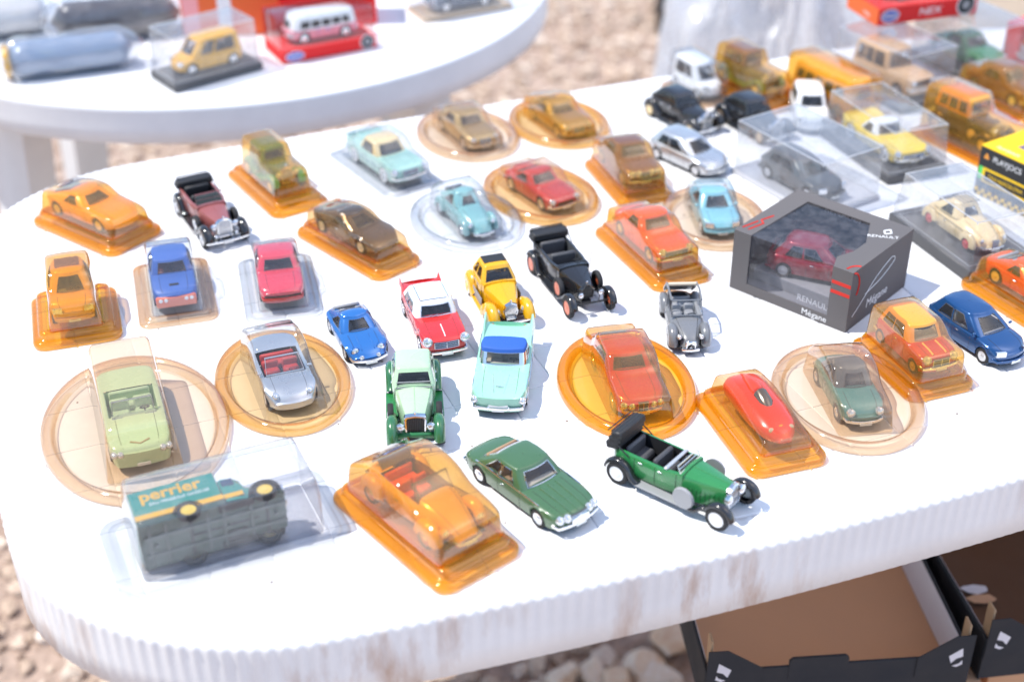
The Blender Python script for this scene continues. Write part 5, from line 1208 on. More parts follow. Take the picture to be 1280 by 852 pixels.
pack_r(((296, 326), (306, 409), (407, 396)), (112, 66), CLEAR, CLEAR, 'saloon', (92, 44, 40), dict(L=88, W=39, H=32, head=None, plate=False, inter=DGREY, grille=(0,.80,.34,.40), gmat=BLACK, cab=(.68,.58,.28,.13), zb=.6, bump=paint('red_paint', (.62, .025, .02))), paint('pinkish_red_paint', (.66, .05, .08)), 'pinkish red saloon under clear plastic', 'clear blister over the pinkish red saloon', plat=6, taper=.88)
# 10 bronze coupe
pack_r(((368, 289), (480, 358), (530, 334)), (126, 54), AMBER, PEACHA, 'coupe', (104, 43, 38), dict(COUPE, L=96, W=38, H=27, cab=(.70,.52,.34,.10), rnf=16, rnr=12, top=[(0,.60),(.04,.66),(.2,.68),(.5,.66),(.72,.62),(.9,.50),(1,.28)], rim='hub', rimm=SILVER), BRONZE, 'dark bronze sports coupe in amber plastic left of the yellow coupe', 'long amber blister over the dark bronze coupe')
# 11 mint beetle
def x_beetle(S): wings(S, S['body'], 2.2, 4, .70); pod_lights(S, S['half']-8, 11.6, 15, 2.8, S['body'])
pack_o((522, 643, 232, 323), ((560, 258), (602, 300)), (128, 104), CLEAR, CLEAR, 'round', (92, 40, 40), BUG, AQUA, 'aqua blue rounded little car in a clear oval blister', 'clear oval blister left of the black tourer', extra=x_beetle)
# 12 red coupe
pack_o((609, 742, 207, 283), ((640, 225), (700, 265)), (136, 104), PEACHA, PEACH, 'saloon', (98, 44, 34), dict(MB_SED, H=28, cab=(.62,.52,.36,.18), grille=(0,.5,.34,.44), gmat=BLACK, hy=.76), RED, 'red coupe in an oval blister behind the black tourer', 'peach oval blister directly behind the black tourer over a red coupe')
# 13 brown saloon
pack_r(((733, 207), (779, 260), (838, 250)), (104, 58), AMBER, AMBERT, 'saloon', (94, 44, 46), dict(L=86, W=38, H=34, head='r4', grille=(0,.3,.36,.52), inter=BROWNP), BROWNP, 'brown saloon in amber plastic in front of the silver hatchback', 'amber blister over the brown saloon left of the silver hatchback', taper=.9)
# 20 orange red saloon
pack_r(((745, 288), (826, 371), (886, 355)), (124, 58), AMBER, AMBERT, 'saloon', (102, 44, 44), dict(L=92, W=38, H=33, head='r2', grille=(0,.62,.34,.50), inter=BROWNP, cab=(.64,.56,.36,.24)), LORED, 'orange red saloon in amber plastic behind the grey open car', 'amber blister directly behind the small grey open car', taper=.9)
# 22 light blue coupe
pack_o((832, 950, 228, 322), ((876, 246), (900, 296)), (124, 100), PEACH, CLEAR, 'saloon', (88, 42, 38), dict(HATCH, L=80, W=37, H=31, cab=(.68,.54,.32,.14), mirrors=True, rim='hub'), LBLUE, 'light blue compact coupe in a clear oval blister left of the black carton', 'clear oval blister next to the black window carton')
# 23 light green open car in round pale tray
pack_o((57, 283, 447, 625), ((166, 480), (192, 590)), (192, 140), PEACH, PEACH, 'box', (128, 56, 46), dict(AMCAR, L=114, W=46, H=34, cab=None, open_top=True, cockpit=(.30,.62), top=[(0,.58),(.04,.66),(.3,.68),(.62,.68),(.9,.66),(.97,.62),(1,.50)], sh=[(0,.58),(.1,.66),(.6,.66),(.95,.64),(1,.52)], inter=PGRN, seat=PGRN, head='r4', hz=.50, hr=2.1, hy=.86, grille=None, bump='', strip=None, over=False, rim='hub'), LGRN, 'light green open car under a tall box shaped bubble', 'largest pale round blister at the left with a box shaped bubble',
    extra=lambda S: (lambda ws: [MB().add([(S['X'](.64), -16, 22.5), (S['X'](.575), -14.5, 33), (S['X'](.575), 14.5, 33), (S['X'](.64), 16, 22.5)], [(0, 1, 2, 3)]).build('pane', MILKY, ws), MB().tube([(S['half']-9, -7, 22.6), (S['half']-6, 0, 21.9), (S['half']-9, 7, 22.6)], .6, 5).build('nose_badge', SAND, S['root'])])(MB().tube([(S['X'](.64), -16, 22.5), (S['X'](.575), -14.5, 33), (S['X'](.575), 14.5, 33), (S['X'](.64), 16, 22.5)], .7, 6, True).build('windscreen', CHROME, S['root'])))
# 24 silver open sports car
def x_por(S):
    m = MB(); x0, x1 = S['X'](.66), S['X'](.54); m.tube([(x0, -15, 19.5), (x1, -13, 28.5), (x1, 13, 28.5), (x0, 15, 19.5)], .7, 6, True); ws = m.build('windscreen', SILV, S['root'])
    m = MB(); m.add([(x0, -15, 19.5), (x1, -13, 28.5), (x1, 13, 28.5), (x0, 15, 19.5)], [(0, 1, 2, 3)]); m.build('pane', GLASS, ws)
    for s_ in (-1, 1):
        m = MB(); m.ball((S['half']-9, s_*13.5, 15.2), 3.4, 12, 8, (1.3, .8, .8)); m.build('headlight', LENS, S['root'])
        m = MB(); m.box((x0-3, s_*20, 20.5), (2.4, 4, 2.6), .8); m.build('wing_mirror', SILV, S['root'])
pack_o((273, 435, 413, 545), ((330, 430), (365, 512)), (148, 106), PEACHA, CLEAR, 'coupe', (104, 50, 42), dict(COUPE, L=94, W=41, H=29, cab=None, open_top=True, cockpit=(.28,.66), head=None, inter=BLACK, seat=REDI, dash=DGREY, wheelm=REDI, doors=(.64,.40), rnf=15, rnr=12), SILV, 'silver open sports car with red seats in an oval blister', 'orange oval tray with clear bubble over the silver open car', extra=x_por)
# 26 yellow open car with red seats
def x_vw(S):
    wings(S, S['body'], 3.0, 5, .62); pod_lights(S, S['half']-8, 14.5, 17, 3.4, S['body'])
    m = MB(); x0, x1 = S['X'](.64), S['X'](.58); m.tube([(x0, -15, 24), (x1, -14, 36), (x1, 14, 36), (x0, 15, 24)], .7, 6, True); ws = m.build('windscreen', BRONZE, S['root'])
    m = MB(); m.add([(x0, -15, 24), (x1, -14, 36), (x1, 14, 36), (x0, 15, 24)], [(0, 1, 2, 3)]); m.build('pane', GLASS, ws)
    m = MB(); rows = [[(x, y, z_) for y in (-13, 0, 13)] for x, z_ in ((S['X'](.22), 25), (S['X'](.17), 31), (S['X'](.12), 30), (S['X'](.10), 24))]; m.grid(rows); m.build('folded_hood', BRONZE, S['root'])
pack_r(((421, 618), (562, 748), (646, 699)), (134, 70), AMBER, AMBERT, 'round', (110, 56, 52), dict(BUG, L=105, W=46, H=41, R=8.6, plan=[(0,.50),(.15,.72),(.4,.82),(.65,.78),(.85,.58),(1,.42)], cab=None, open_top=True, cockpit=(.20,.63), inter=BROWNP, seat=paint('scarlet_seat', (.75, .06, .01)), top=[(0,.30),(.05,.46),(.15,.58),(.3,.64),(.62,.66),(.75,.62),(.9,.48),(.97,.36),(1,.26)]), YEL, 'yellow open car with red seats under amber plastic at the front', 'largest amber blister at the front edge of the table', extra=x_vw, taper=.9)
# 29 red saloon with tall grille in orange oval
pack_o((700, 864, 414, 552), ((760, 420), (802, 505)), (148, 108), AMBER, AMBERT, 'saloon', (112, 48, 42), dict(L=98, W=40, H=33, R=7.4, head='r4', hr=2.6, hy=.70, hz=.40, grille=(0,.20,.22,.52), gbars=3, bow=6, rnf=14, fmin=.62, cab=(.60,.52,.26,.12), inter=BROWNP), RED, 'red rounded saloon with narrow upright grille in an orange oval blister', 'deep orange oval blister behind the green tourer')
# 30 red racing car
RACER = dict(L=84, W=34, track=.62, H=24, R=6, arch=0, top=[(0,.50),(.1,.75),(.3,.86),(.5,.84),(.75,.74),(.92,.56),(1,.40)], sh=[(0,.40),(.1,.55),(.4,.60),(.8,.55),(1,.34)], plan=[(0,.80),(.15,1),(.55,1),(.82,.84),(.94,.56),(1,.30)], cab=None, open_top=False, head=None, grille=None, bump=None, plate=False, doors=None, rnf=5, rnr=10, fmin=.6, tuck=.9, bow=3)
def x_race(S):
    m = MB(); rows = [[(x, y*math.cos(a_), z_+h*math.sin(a_)) for a_ in np.linspace(0, math.pi, 9)] for x, y, z_, h in ((-2, 1.0, 19, 1), (-6, 5.5, 19, 5.5), (-12, 6, 19, 6), (-26, 4.2, 18, 5), (-37, 1, 15, 2))]; m.grid(rows); m.build('headrest', S['body'], S['root'])
    m = MB(); rows = [[(x, y*math.cos(a_), z_+h*math.sin(a_)) for a_ in np.linspace(0, math.pi, 9)] for x, y, z_, h in ((13, 3, 17.5, 1.2), (7, 5.6, 18.5, 4.6), (-3, 5.9, 19, 6.2))]; m.grid(rows); m.build('windscreen', BRONZE, S['root'])
    m = MB()
    for s_ in (-1, 1): m.lathe([(2.2, 0), (2.0, .8), (.05, 1.2)], (33, s_*8, 12.5), (1, 0, .7), 12)
    m.build('headlight', SAND, S['root']); m = MB(); m.box((30, 0, 15.0), (5, 3, .6), .2, M=Matrix.Rotation(.3, 3, 'Y')); m.build('nose_badge', ORANGEL, S['root'])
    m = MB(); m.lathe([(2.2, 0), (2.2, .25)], (-20, 10, 18.0), (0, .35, 1), 20); m.build('race_number_disc', WHITE, S['root'])
pack_r(((870, 497), (942, 606), (1031, 584)), (108, 64), AMBER, PEACHA, 'racer', (94, 42, 32), RACER, paint('racing_red_paint', (.62, .045, .012)), 'red streamlined racing car in an amber blister at the front right', 'amber blister nearest the front edge right of the green tourer', extra=x_race)
# 31 teal saloon
pack_o((968, 1147, 432, 566), ((1035, 450), (1076, 520)), (146, 116), PEACH, PEACH, 'round', (94, 44, 40), dict(POD, roofm=DGREYP), TEAL, 'teal saloon with dark roof in a pale round blister at the front right', 'pale oval blister at the front right over the teal saloon', extra=lambda S: pod_lights(S, S['half']-3.5, 10.5, 14.5, 2.4))
# 32 red mini with orange roof
def x_mini(S):
    m = MB()
    for s_ in (-1, 1): m.tube([(x, s_*6, S['topf'](x)+.08) for x in np.linspace(S['X'](.73), S['half']-4, 7)], .9, 4)
    m.build('bonnet_stripe', CREAM, S['root'])
pack_r(((1066, 434), (1134, 505), (1214, 484)), (92, 62), AMBER, AMBERT, 'hatch', (80, 42, 46), dict(MINIS, L=72, H=34, roofm=ORANGE, inter=BROWNP, rim='star', rimm=SAND), RED, 'small red car with orange roof and bonnet stripes in amber plastic', 'amber blister between the teal saloon and the dark blue hatchback', extra=x_mini, taper=.93)
# 34 cut by the right edge
c = at(1285, 381); blister_rect('amber blister cut by the right edge of the photo', c, R(-62), 112, 62, AMBER, AMBERT, 'coupe', 98, 42, 38)
toy_car(dict(COUPE, L=88, W=37, H=28, rimm=CREAM), LORED, 'orange red car in the amber blister cut by the right photo edge', c, R(-62), .0129, INB)
# 43 white van in clear blister, 44 olive vintage, 46 bus
c, a = tri((828, 106), (872, 138), (915, 126)); blister_rect('whitish clear blister at the back edge behind the black saloon', c, a, 86, 50, PEACH, CLEAR, 'bus', 72, 36, 44, plat=4, taper=.92)
toy_car(dict(VAN, L=66, W=32, H=38, R=6), WHT, 'small white van in a clear blister at the back edge', c, a, .0029, INB)
c, a = tri((886, 108), (950, 142), (990, 130)); blister_rect('amber blister at the back edge left of the amber bus', c, a, 116, 56, AMBER, AMBERT, 'jeep', 92, 42, 54, plat=12)
vintage(dict(L=88, W=37, H=42, R=8, wb=58, xfa=27, xrad=30, rad_w=12, rad_z=(8, 26), bonz=26, tub_w=29, cowl=2, tub_r=-38, belt=26, spare=False, hood=None, roofm=BROWNP, cab=dict(g=(2, 0, -34, -37, 26.2, 41, 14, 13), sides=[(.05, .4), (.46, .92)])), paint('olive_paint', (.16, .15, .04)), KHAKI, 'olive brown vintage saloon in amber plastic at the back edge', c, a, .0109, INB)
c, a = tri((980, 122), (1052, 160), (1098, 146)); blister_rect('amber blister over the bus at the back', c, a, 128, 58, AMBER, AMBERT, 'bus', 112, 46, 54, plat=6, taper=.92)
toy_car(dict(BUSD, L=104, W=40, H=45), paint('bus_yellow', (.85, .56, .12)), 'yellow bus with a row of side windows in amber plastic at the back', c, a, .0039, INB)
# 51 amber jeep, 52 blister behind it
c, a = tri((1148, 172), (1225, 218), (1275, 196)); blister_rect('tall amber blister beside the yellow and black box', c, a, 126, 58, AMBER, AMBERT, 'jeep', 108, 45, 60, plat=7, taper=.92)
vintage(dict(L=100, W=40, H=48, R=8.5, wb=66, xfa=32, xrad=34, rad_w=13, rad_z=(9, 28), bonz=28, tub_w=32, cowl=8, tub_r=-44, belt=28, rim='hub', rimm=CREAM, hood=None, roofm=ORANGE, fcrown=3, cab=dict(g=(8, 6, -39, -43, 28.2, 46, 16, 15), sides=[(.05, .3), (.36, .62), (.68, .93)])), BRONZE, BRONZE, 'orange and bronze vintage saloon in tall amber plastic by the yellow and black box', c, a, .0109, INB)
c, a = tri((1205, 122), (1262, 150), (1300, 138)); blister_rect('amber blister below the red carton at the right photo edge', c, a, 122, 58, AMBER, AMBERT, 'saloon', 104, 44, 48, plat=12)
toy_car(dict(L=94, W=39, H=34), BROWNP, 'brown car in amber plastic below the red carton', c, a, .0109, INB)
# 25 van lying on its side in a clear blister
# green delivery van lying on its side
va, vb = at(222, 645, .03), at(330, 616, .03); va_ = math.atan2(vb.y-va.y, vb.x-va.x); vc = at(270, 700)
PGREEN = paint('bottle_green_card', (.01, .22, .17), .3)
r = thing('toy_van', 'green and yellow delivery van lying on its side in clear plastic', 'toy van', (vc.x+.005, vc.y, TZ+.0229), 0, INB); r.rotation_euler = (-R(90), 0, va_); r.scale = (.93, .93, .93)
VW_ = 21
m = MB(); m.box((-23, 0, 29.5), (64, 2*VW_, 35), 1.2); m.build('cargo_box', PGREEN, r)
m = MB(); m.box((-23, 0, 9.5), (64, 2*VW_-1, 5), .6); m.box((30, 0, 10), (44, 33, 5), .6); m.build('chassis', paint('dark_green_chassis', (.03, .065, .045), .5), r); m = MB()
for s_ in (-1, 1): m.box((0, s_*8, 6.3), (104, 3, 2), .4)
for x in (-48, -36, -6, 6, 26): m.box((x, 0, 6.6), (2.4, 36 if x < 8 else 28, 1.6), .3)
for x, y in ((-44, 0), (44, 0), (8, 0)): m.cyl((x, y, 5), (x, y, 7), 1.6, n=10)
m.build('chassis_ribs', paint('grey_green_chassis', (.06, .085, .07), .5), r)
m = MB(); m.cyl((-18, -17, 8), (-18, 17, 8), 1.6); m.cyl((38, -17, 8), (38, 17, 8), 1.4); m.cyl((-18, 0, 8), (32, 0, 9), 1.8); m.box((14, 9, 8), (16, 8, 5), .8); m.build('running_gear', BLACK, r)
m = MB(); rows = [[(x, y*w_, z_) for y, z_ in ((-1, 11), (-1, h*.7), (-.9, h*.92), (-.5, h), (.5, h), (.9, h*.92), (1, h*.7), (1, 11))] for x, w_, h in ((10, 18, 43), (13, 18.5, 44), (20, 18, 43), (25, 17, 38), (27, 16, 30), (42, 11, 28), (52, 8, 26))]; m.grid(rows); m.add(rows[0], [tuple(range(8))]); m.add(rows[-1], [tuple(range(8))]); m.build('cab', PGREEN, r)
for s_ in (-1, 1):
    m = MB(); m.box((-23, s_*(VW_+.1), 14.8), (64, .8, 5.6), .2); m.box((16.5, s_*18.5, 17), (15, .8, 5), .2); m.build('yellow_stripe', YEL, r)
    m = MB(); m.box((16, s_*18.2, 33), (9, .8, 8), .3); m.build('side_window', paint('dark_blue_glass', (.03, .05, .10), .1), r)
    fender(arc(38, 8.6, 10.6, 0, 178, 14), 14, 23.4, 1.6, 2, 2, s_).build('front_wing', BLACK, r, 60); fender(arc(-18, 8.6, 10.2, 5, 175, 14), 19, 22.6, .8, 1, 1, s_).build('rear_wing', BLACK, r, 60)
    for x in (-18, 38): add_wheel(r, x, s_*20.2, 8.6, 5, 'hub', YWH, z=8.6)
    m = MB(); m.box((16, s_*17, 6.5), (26, 6, 1.2), .3); m.build('running_board', BLACK, r)
    m = MB(); m.cyl((51, s_*11, 20), (54, s_*11, 20), 2.6); m.build('headlight', CHROME, r)
m = MB(); m.box((53, 0, 18), (2, 13, 15), .8); m.build('grille', CHROME, r)
text('perrier', 17, YEL, r, (-25, -VW_, 37.5), (1, 0, 0), (0, 0, 1), off=.1, font_x=.92, bold=.45)
text('EAU MINERALE GAZEUSE', 4.6, WHT, r, (-20, -VW_, 27.5), (1, 0, 0), (0, 0, 1), off=.1, font_x=.85)
c = at(282, 664); blister_rect('large clear plastic blister around the green delivery van lying on its side', c, va_, 160, 88, CLEAR, MILKY, 'box', 126, 60, 48, plat=2, taper=.94, rc=14)

# ------------------------------------------------------------------ display cases and cartons
def boxpose(a, b, c, z=0.0):
    A, B, C_ = at(*a, z), at(*b, z), at(*c, z); u = B-A; w_ = C_-B
    sg = 1 if u.x*w_.y-u.y*w_.x > 0 else -1; a1 = math.atan2(u.y, u.x); a2 = math.atan2(w_.y, w_.x)-sg*math.pi/2
    hd = a1 + .5*math.atan2(math.sin(a2-a1), math.cos(a2-a1))
    return (A+C_)/2, hd, u.length*1000, w_.length*1000
def case(a, b, c, H, hb, mb_, label, car=None, pm=None, clabel=None, turn=0.0, z=0.0, cov=None, dims=None, off=(0, 0), extra=None, taper=1.0, slope=None, vint=None):
    ct, hd, L, W = boxpose(a, b, c, z)
    if dims: L, W = dims
    display_case(label, (ct.x, ct.y, TZ), hd, L, W, H, hb, mb_, cov, taper=taper, z=z, slope=slope)
    if car:
        o = Vector((math.cos(hd)*off[0]-math.sin(hd)*off[1], math.sin(hd)*off[0]+math.cos(hd)*off[1], 0))*.001
        p_ = Vector((ct.x, ct.y, TZ))+o
        (toy_car(car, pm, clabel, p_, hd+turn, z+hb*.001, INC, extra=extra))
    return ct, hd, L, W
# cream rounded saloon on a dark base
def x_203(S):
    wings(S, CREAM, 2.0, 4, .74); pod_lights(S, S['half']-5, 12, 15, 2.5, CREAM)
    m = MB()
    for y in (-8, -4, 0, 4, 8): m.tube([(x, y, S['H']+1.2) for x in (S['X'](.36), S['X'](.56))], .4, 4)
    for x in (.36, .56): m.tube([(S['X'](x), -9, S['H']+1.2), (S['X'](x), 9, S['H']+1.2)], .4, 4)
    m.build('roof_rack', BLACK, S['root'])
case((1112, 278), (1208, 360), (1292, 336), 56, 12, DGREY, 'clear case on a thick dark base with the cream saloon, next to the black carton', dict(BUG, L=92, W=37, H=35, plan=[(0,.62),(.15,.82),(.4,.92),(.65,.90),(.85,.76),(1,.58)], cab=(.62,.55,.33,.14), wb=.82, rimm=paint('red_wheel', (.6, .05, .06)), doors=(.6, .42, .25), rim='hub', grille=(0,.2,.2,.44), gbars=5), CREAM, 'cream 1950s saloon with red wheels and roof rack in a clear case', extra=x_203, taper=.90, dims=(124, 76))
# large acrylic box with a dark grey car
case((915, 215), (1034, 262), (1098, 250), 58, 5, paint('pale_grey_base', (.5, .5, .53), .4), 'largest clear acrylic case, right behind the black window carton', dict(HATCH, L=94, W=40, H=32, inter=DGREY), DGREYP, 'dark grey hatchback inside the largest clear case', dims=(128, 84), off=(4, -8))
# yellow taxi
case((1030, 166), (1099, 250), (1178, 222), 54, 10, DGREY, 'clear case with yellow 1950s car behind the cream car case', dict(AMCAR, L=108, W=43, H=30, inter=TAN, seat=TAN, cab=(.60,.555,.40,.30), roofm=WHT, grille=(0,.6,.30,.46), strip=.5), paint('lemon_paint', (.85, .60, .05)), 'yellow 1950s car with white roof inside a clear case', dims=(130, 72), taper=.94)
# off-roader and green car at the back, red window box on top of them
def x_lr(S):
    m = MB(); m.cyl((S['half']-14, 0, S['H']*.55), (S['half']-14, 0, S['H']*.55+3), 9, n=24); m.build('bonnet_wheel', SAND, S['root'])
case((1045, 106), (1113, 140), (1180, 121), 66, 8, DGREY, 'clear case with the sand coloured off-roader under the red window box', dict(JEEP, L=98, W=41, H=46, grille=(0,.5,.34,.48), gmat=BLACK), paint('sand_orange_paint', (.66, .43, .24)), 'sand coloured boxy off-roader in a clear case at the back', dims=(118, 78))
case((1150, 74), (1208, 108), (1264, 90), 66, 8, BLACK, 'clear case with the green car, right of the off-roader case', dict(L=96, W=40, H=33, inter=BLACK), GRN, 'green car inside a clear case on a black base at the back', dims=(118, 78))
CRED = card('red_card', (.68, .02, .02), .06); CYEL = card('yellow_card', (.82, .52, .01), .05); CORG = card('orange_card', (.75, .13, .03), .05); CBLK = card('black_card', (.022, .022, .024), .2); CLIL = card('blue_logo', (.10, .13, .45), .05)
def window_box(label, ct, hd, L, W, H, z, red, base_h, sides=True, logo=True, words=None, back=None):
    """carton tray with a clear bubble: local x along the front, y to the back"""
    r = thing('window_box', label, 'toy box', (ct.x, ct.y, TZ+z), hd, 'red window boxes')
    m = MB(); m.box((0, 0, base_h/2), (L, W, base_h), .8); m.build('card_base', red, r)
    m = MB(); m.box((0, W/2-1, H/2), (L, 1.6, H), .4); m.build('back_card', back or red, r)
    m = MB(); rows = [[(x, y, q) for x, y in rrect(L-1, W-3, 3, 4, i)] for i, q in ((0, base_h+.1), (.2, H-3), (1, H-.8), (2.4, H))]; m.grid(rows, cu=True); m.f.append(tuple(range(len(m.v)-len(rows[0]), len(m.v)))); m.build('clear_window', CLEAR, r, 30)
    if logo:
        y = -W/2-.05
        for rx, rz_, mm, o in ((12, base_h*.40, WHT, .05), (11, base_h*.34, CLIL, .2)):
            m = MB(); m.add([(-L/2+16+rx*math.cos(a_), y-o, base_h*.5+rz_*math.sin(a_)) for a_ in np.linspace(0, 2*math.pi, 29)[:-1]], [tuple(range(28))]); m.build('logo_oval', mm, r, 0)
        text('Welly', base_h*.40, WHT, r, (-L/2+16, y-.3, base_h*.5), (1, 0, 0), (0, 0, 1))
        for rx, mm, o in ((base_h*.62, WHT, .05), (base_h*.54, CBLK, .15), (base_h*.26, GREY, .25)):
            m = MB(); m.add([(L/2-base_h*.8+rx*math.cos(a_), y-o, base_h*.62+rx*math.sin(a_)) for a_ in np.linspace(0, 2*math.pi, 29)[:-1]], [tuple(range(28))]); m.build('printed_wheel', mm, r, 0)
    if words: text(words[0], words[1], WHT, r, (words[2], -W/2-.1, base_h*.52), (1, 0, 0), (0, 0, 1), font_x=1.25, shear=.15)
    return r
# red box on top: front edge from the near corner (1096, 33) to (1219, 18)
zt_ = .0665; A, B, C_ = at(1061, 12, zt_), at(1096, 33, zt_), at(1220, 17, zt_); fr = C_-B; hd = math.atan2(fr.y, fr.x); Lb = fr.length*1000
side = Vector((-math.sin(hd), math.cos(hd), 0)); ct = (B+C_)/2 + side*.034; ct.z = 0
wb_ = window_box('red window box with yellow car lying on the two clear cases at the back', ct, hd, Lb, 68, 60, zt_, CRED, 20, words=('NEX', 12, 2))
m = MB(); m.add([(-Lb/2-.1, y, z_) for y, z_ in ((-34, 0), (34, 0), (34, 20), (-34, 20))], [(0, 1, 2, 3)]); m.build('end_panel', CORG, wb_, 0)
text('Welly', 6, WHT, wb_, (-Lb/2-.15, -10, 7), (0, -1, 0), (0, 0, 1))
toy_car(dict(BUG, L=94, W=38, H=38), YEL, 'yellow rounded car in the red window box on top of the clear cases', Vector((ct.x, ct.y, TZ)), hd, zt_+.0201, INC)
# red carton at the right edge
A, B = at(1249, 83), at(1300, 101); fr = B-A; hd = math.atan2(fr.y, fr.x); ct = (A+B)/2+Vector((-math.sin(hd), math.cos(hd), 0))*.03
rc = tag(MB().box((0, 0, 28), (fr.length*1000, 60, 56), .8).build('carton', CRED, None, 30, (ct.x, ct.y, TZ), (0, 0, hd)), 'red carton with white emblem at the right edge of the photo', 'box', 'printed cartons')
m = MB()
for (cx, cz, rx, rz_) in ((2, 22, 11, 6), (2, 33, 8, 7)): m.add([(cx+rx*math.cos(a_), -30.15, cz+rz_*math.sin(a_)) for a_ in np.linspace(0, 2*math.pi, 25)[:-1]], [tuple(range(24))])
m.build('emblem', WHT, rc, 0); m = MB(); m.add([(2+9*math.cos(a_), -30.2, 38+4*math.sin(a_)) for a_ in np.linspace(0, 2*math.pi, 25)[:-1]], [tuple(range(24))]); m.build('emblem', CORG, rc, 0)
# yellow and black box
A, B = at(1216, 240), at(1290, 275); fr = B-A; hd = math.atan2(fr.y, fr.x)-.02; Lp = 104; Wp = 66; Hp = 52
ct = A+Vector((math.cos(hd), math.sin(hd), 0))*Lp/2000+Vector((-math.sin(hd), math.cos(hd), 0))*Wp/2000
pj = thing('carton', 'yellow and black printed toy taxi box at the right edge', 'box', (ct.x, ct.y, TZ), hd, 'printed cartons')
m = MB(); m.box((0, 0, (Hp-1)/2), (Lp, Wp, Hp-1), .6); m.build('body', CBLK, pj); m = MB(); m.box((0, 0, Hp-.4), (Lp+.3, Wp+.3, 1.2), .3); m.build('top_panel', CYEL, pj)
m = MB(); m.box((10, 8, Hp+.25), (76, 34, .3), .1); m.build('printed_panel', paint('violet_print', (.10, .06, .16)), pj)
y = -Wp/2-.05
text('PLAYJOCS', 8.2, WHT, pj, (-18, y, Hp-10), (1, 0, 0), (0, 0, 1), font_x=.95)
text('PLAYJOCS', 6, WHT, pj, (-26, -Wp/2+8, Hp+.2), (1, 0, 0), (0, 1, 0))
m = MB()
for k in range(14):
    for j in range(2):
        if (k+j) % 2 == 0: m.box((8+k*4.2, y, Hp-12-j*4.2+2), (4.2, .3, 4.2))
for k in range(24):
    for j in range(2):
        if (k+j) % 2 == 0: m.box((-Lp/2+3+k*4.2, y, 6-j*3.6), (4.2, .3, 3.6))
m.build('checker_print', CYEL, pj, 0)
m = MB(); m.box((-16, y-.1, Hp-29), (58, .4, 15), .1); m.build('sign_frame', CYEL, pj); m = MB(); m.box((-16, y-.3, Hp-29), (52, .4, 10.5), .1); m.build('sign_panel', CBLK, pj)
m = MB(); m.box((-47.5, y-.1, Hp-28), (5, .4, 13), .1); m.build('green_lamp_print', paint('green_print', (.05, .55, .08)), pj)
text('TAXI BARCELONA', 5.6, CYEL, pj, (-16, y-.5, Hp-29), (1, 0, 0), (0, 0, 1), font_x=.92)
m = MB()
for dx, dz in ((0, 0), (3, 0), (1.5, 2.6)): m.ball((-45+dx, y, Hp-11+dz), 1.6, 8, 6, (1, .15, 1))
m.build('logo_dots', ORANGEL, pj)

# black window carton with the dark red hatchback
A, B, C_ = at(911.6, 358.5), at(1056, 416), at(1137, 360); u = B-A; hd = math.atan2(u.y, u.x); Lm = u.length*1000; nm = Vector((-math.sin(hd), math.cos(hd), 0)); Wm = (C_-B).dot(nm)*1000; Hm = 58
print('megane', Lm, Wm, math.degrees(hd))
MG = card('charcoal_card', (.115, .106, .106), .2); MRED = card('red_print', (.60, .03, .02)); MWH = card('white_print', (.78, .78, .78), .03)
mg = thing('window_carton', 'charcoal window carton with red stripes and the dark red hatchback inside', 'box', (A.x, A.y, TZ), hd, 'printed cartons')
def panel(name, polys, d0, d1, ax, m_=None):
    """polys in panel coordinates, thickness from d0 to d1 along axis ax"""
    for P in polys:
        m = MB(); n = len(P)
        f = {'y': lambda p, d: (p[0], d, p[1]), 'z': lambda p, d: (p[0], p[1], d), 'x': lambda p, d: (d, p[0], p[1])}[ax]
        m.add([f(p, d0) for p in P]+[f(p, d1) for p in P], [tuple(range(n)), tuple(range(n, 2*n))]+[(k, (k+1) % n, n+(k+1) % n, n+k) for k in range(n)]); m.build(name, m_ or MG, mg, 20)
L_, W_, H_ = Lm, Wm, Hm; e = .9; x0, x1 = 17, L_-19; zb_ = 9.5
panel('front_panel', [[(0, 0), (L_, 0), (L_, zb_), (0, zb_)], [(0, zb_), (x0, zb_), (x0, H_), (0, H_)], [(x1, zb_), (L_, zb_), (L_, H_), (x1, H_)]], 0, e, 'y')
xa_, xb_, xc_ = 24, L_-34, L_-19; ya_, yb_ = W_-16, W_*.52
panel('top_panel', [[(0, e), (x0, e), (xa_-4, ya_), (xa_-4, W_), (0, W_)], [(xa_-4, ya_), (xb_, ya_), (xb_+6, W_), (xa_-4, W_)], [(xb_, ya_), (xc_, yb_), (xc_, yb_*.62), (x1-6, yb_*.30), (x1, e), (L_, e), (L_, W_), (xb_+6, W_)]], H_-e, H_, 'z')
panel('side_panel', [[(e, 0), (W_, 0), (W_, H_-e), (e, H_-e)]], L_-e, L_, 'x'); panel('side_panel', [[(e, 0), (W_, 0), (W_, H_-e), (e, H_-e)]], 0, e, 'x')
panel('back_panel', [[(e, 0), (L_-e, 0), (L_-e, H_-e), (e, H_-e)]], W_-e, W_, 'y'); panel('floor_panel', [[(e, e), (L_-e, e), (L_-e, W_-e), (e, W_-e)]], .2, 1.2, 'z', card('grey_card', (.30, .30, .32)))
m = MB(); m.add([(x0, e+.3, zb_), (x1, e+.3, zb_), (x1, e+.3, H_-.5), (x0, e+.3, H_-.5)], [(0, 1, 2, 3)]); m.add([(x0, e+.3, H_-.5), (x1, e+.3, H_-.5), (x1, W_*.6, H_-e-.3), (xb_, ya_, H_-e-.3), (xa_-4, ya_, H_-e-.3)], [(0, 1, 2, 3, 4)]); m.add([(x1, e+.3, H_-.5), (xc_, yb_*.62, H_-e-.3), (xc_, yb_, H_-e-.3), (x1, W_*.6, H_-e-.3)], [(0, 1, 2, 3)]); m.build('clear_window', DUSTY, mg, 0)
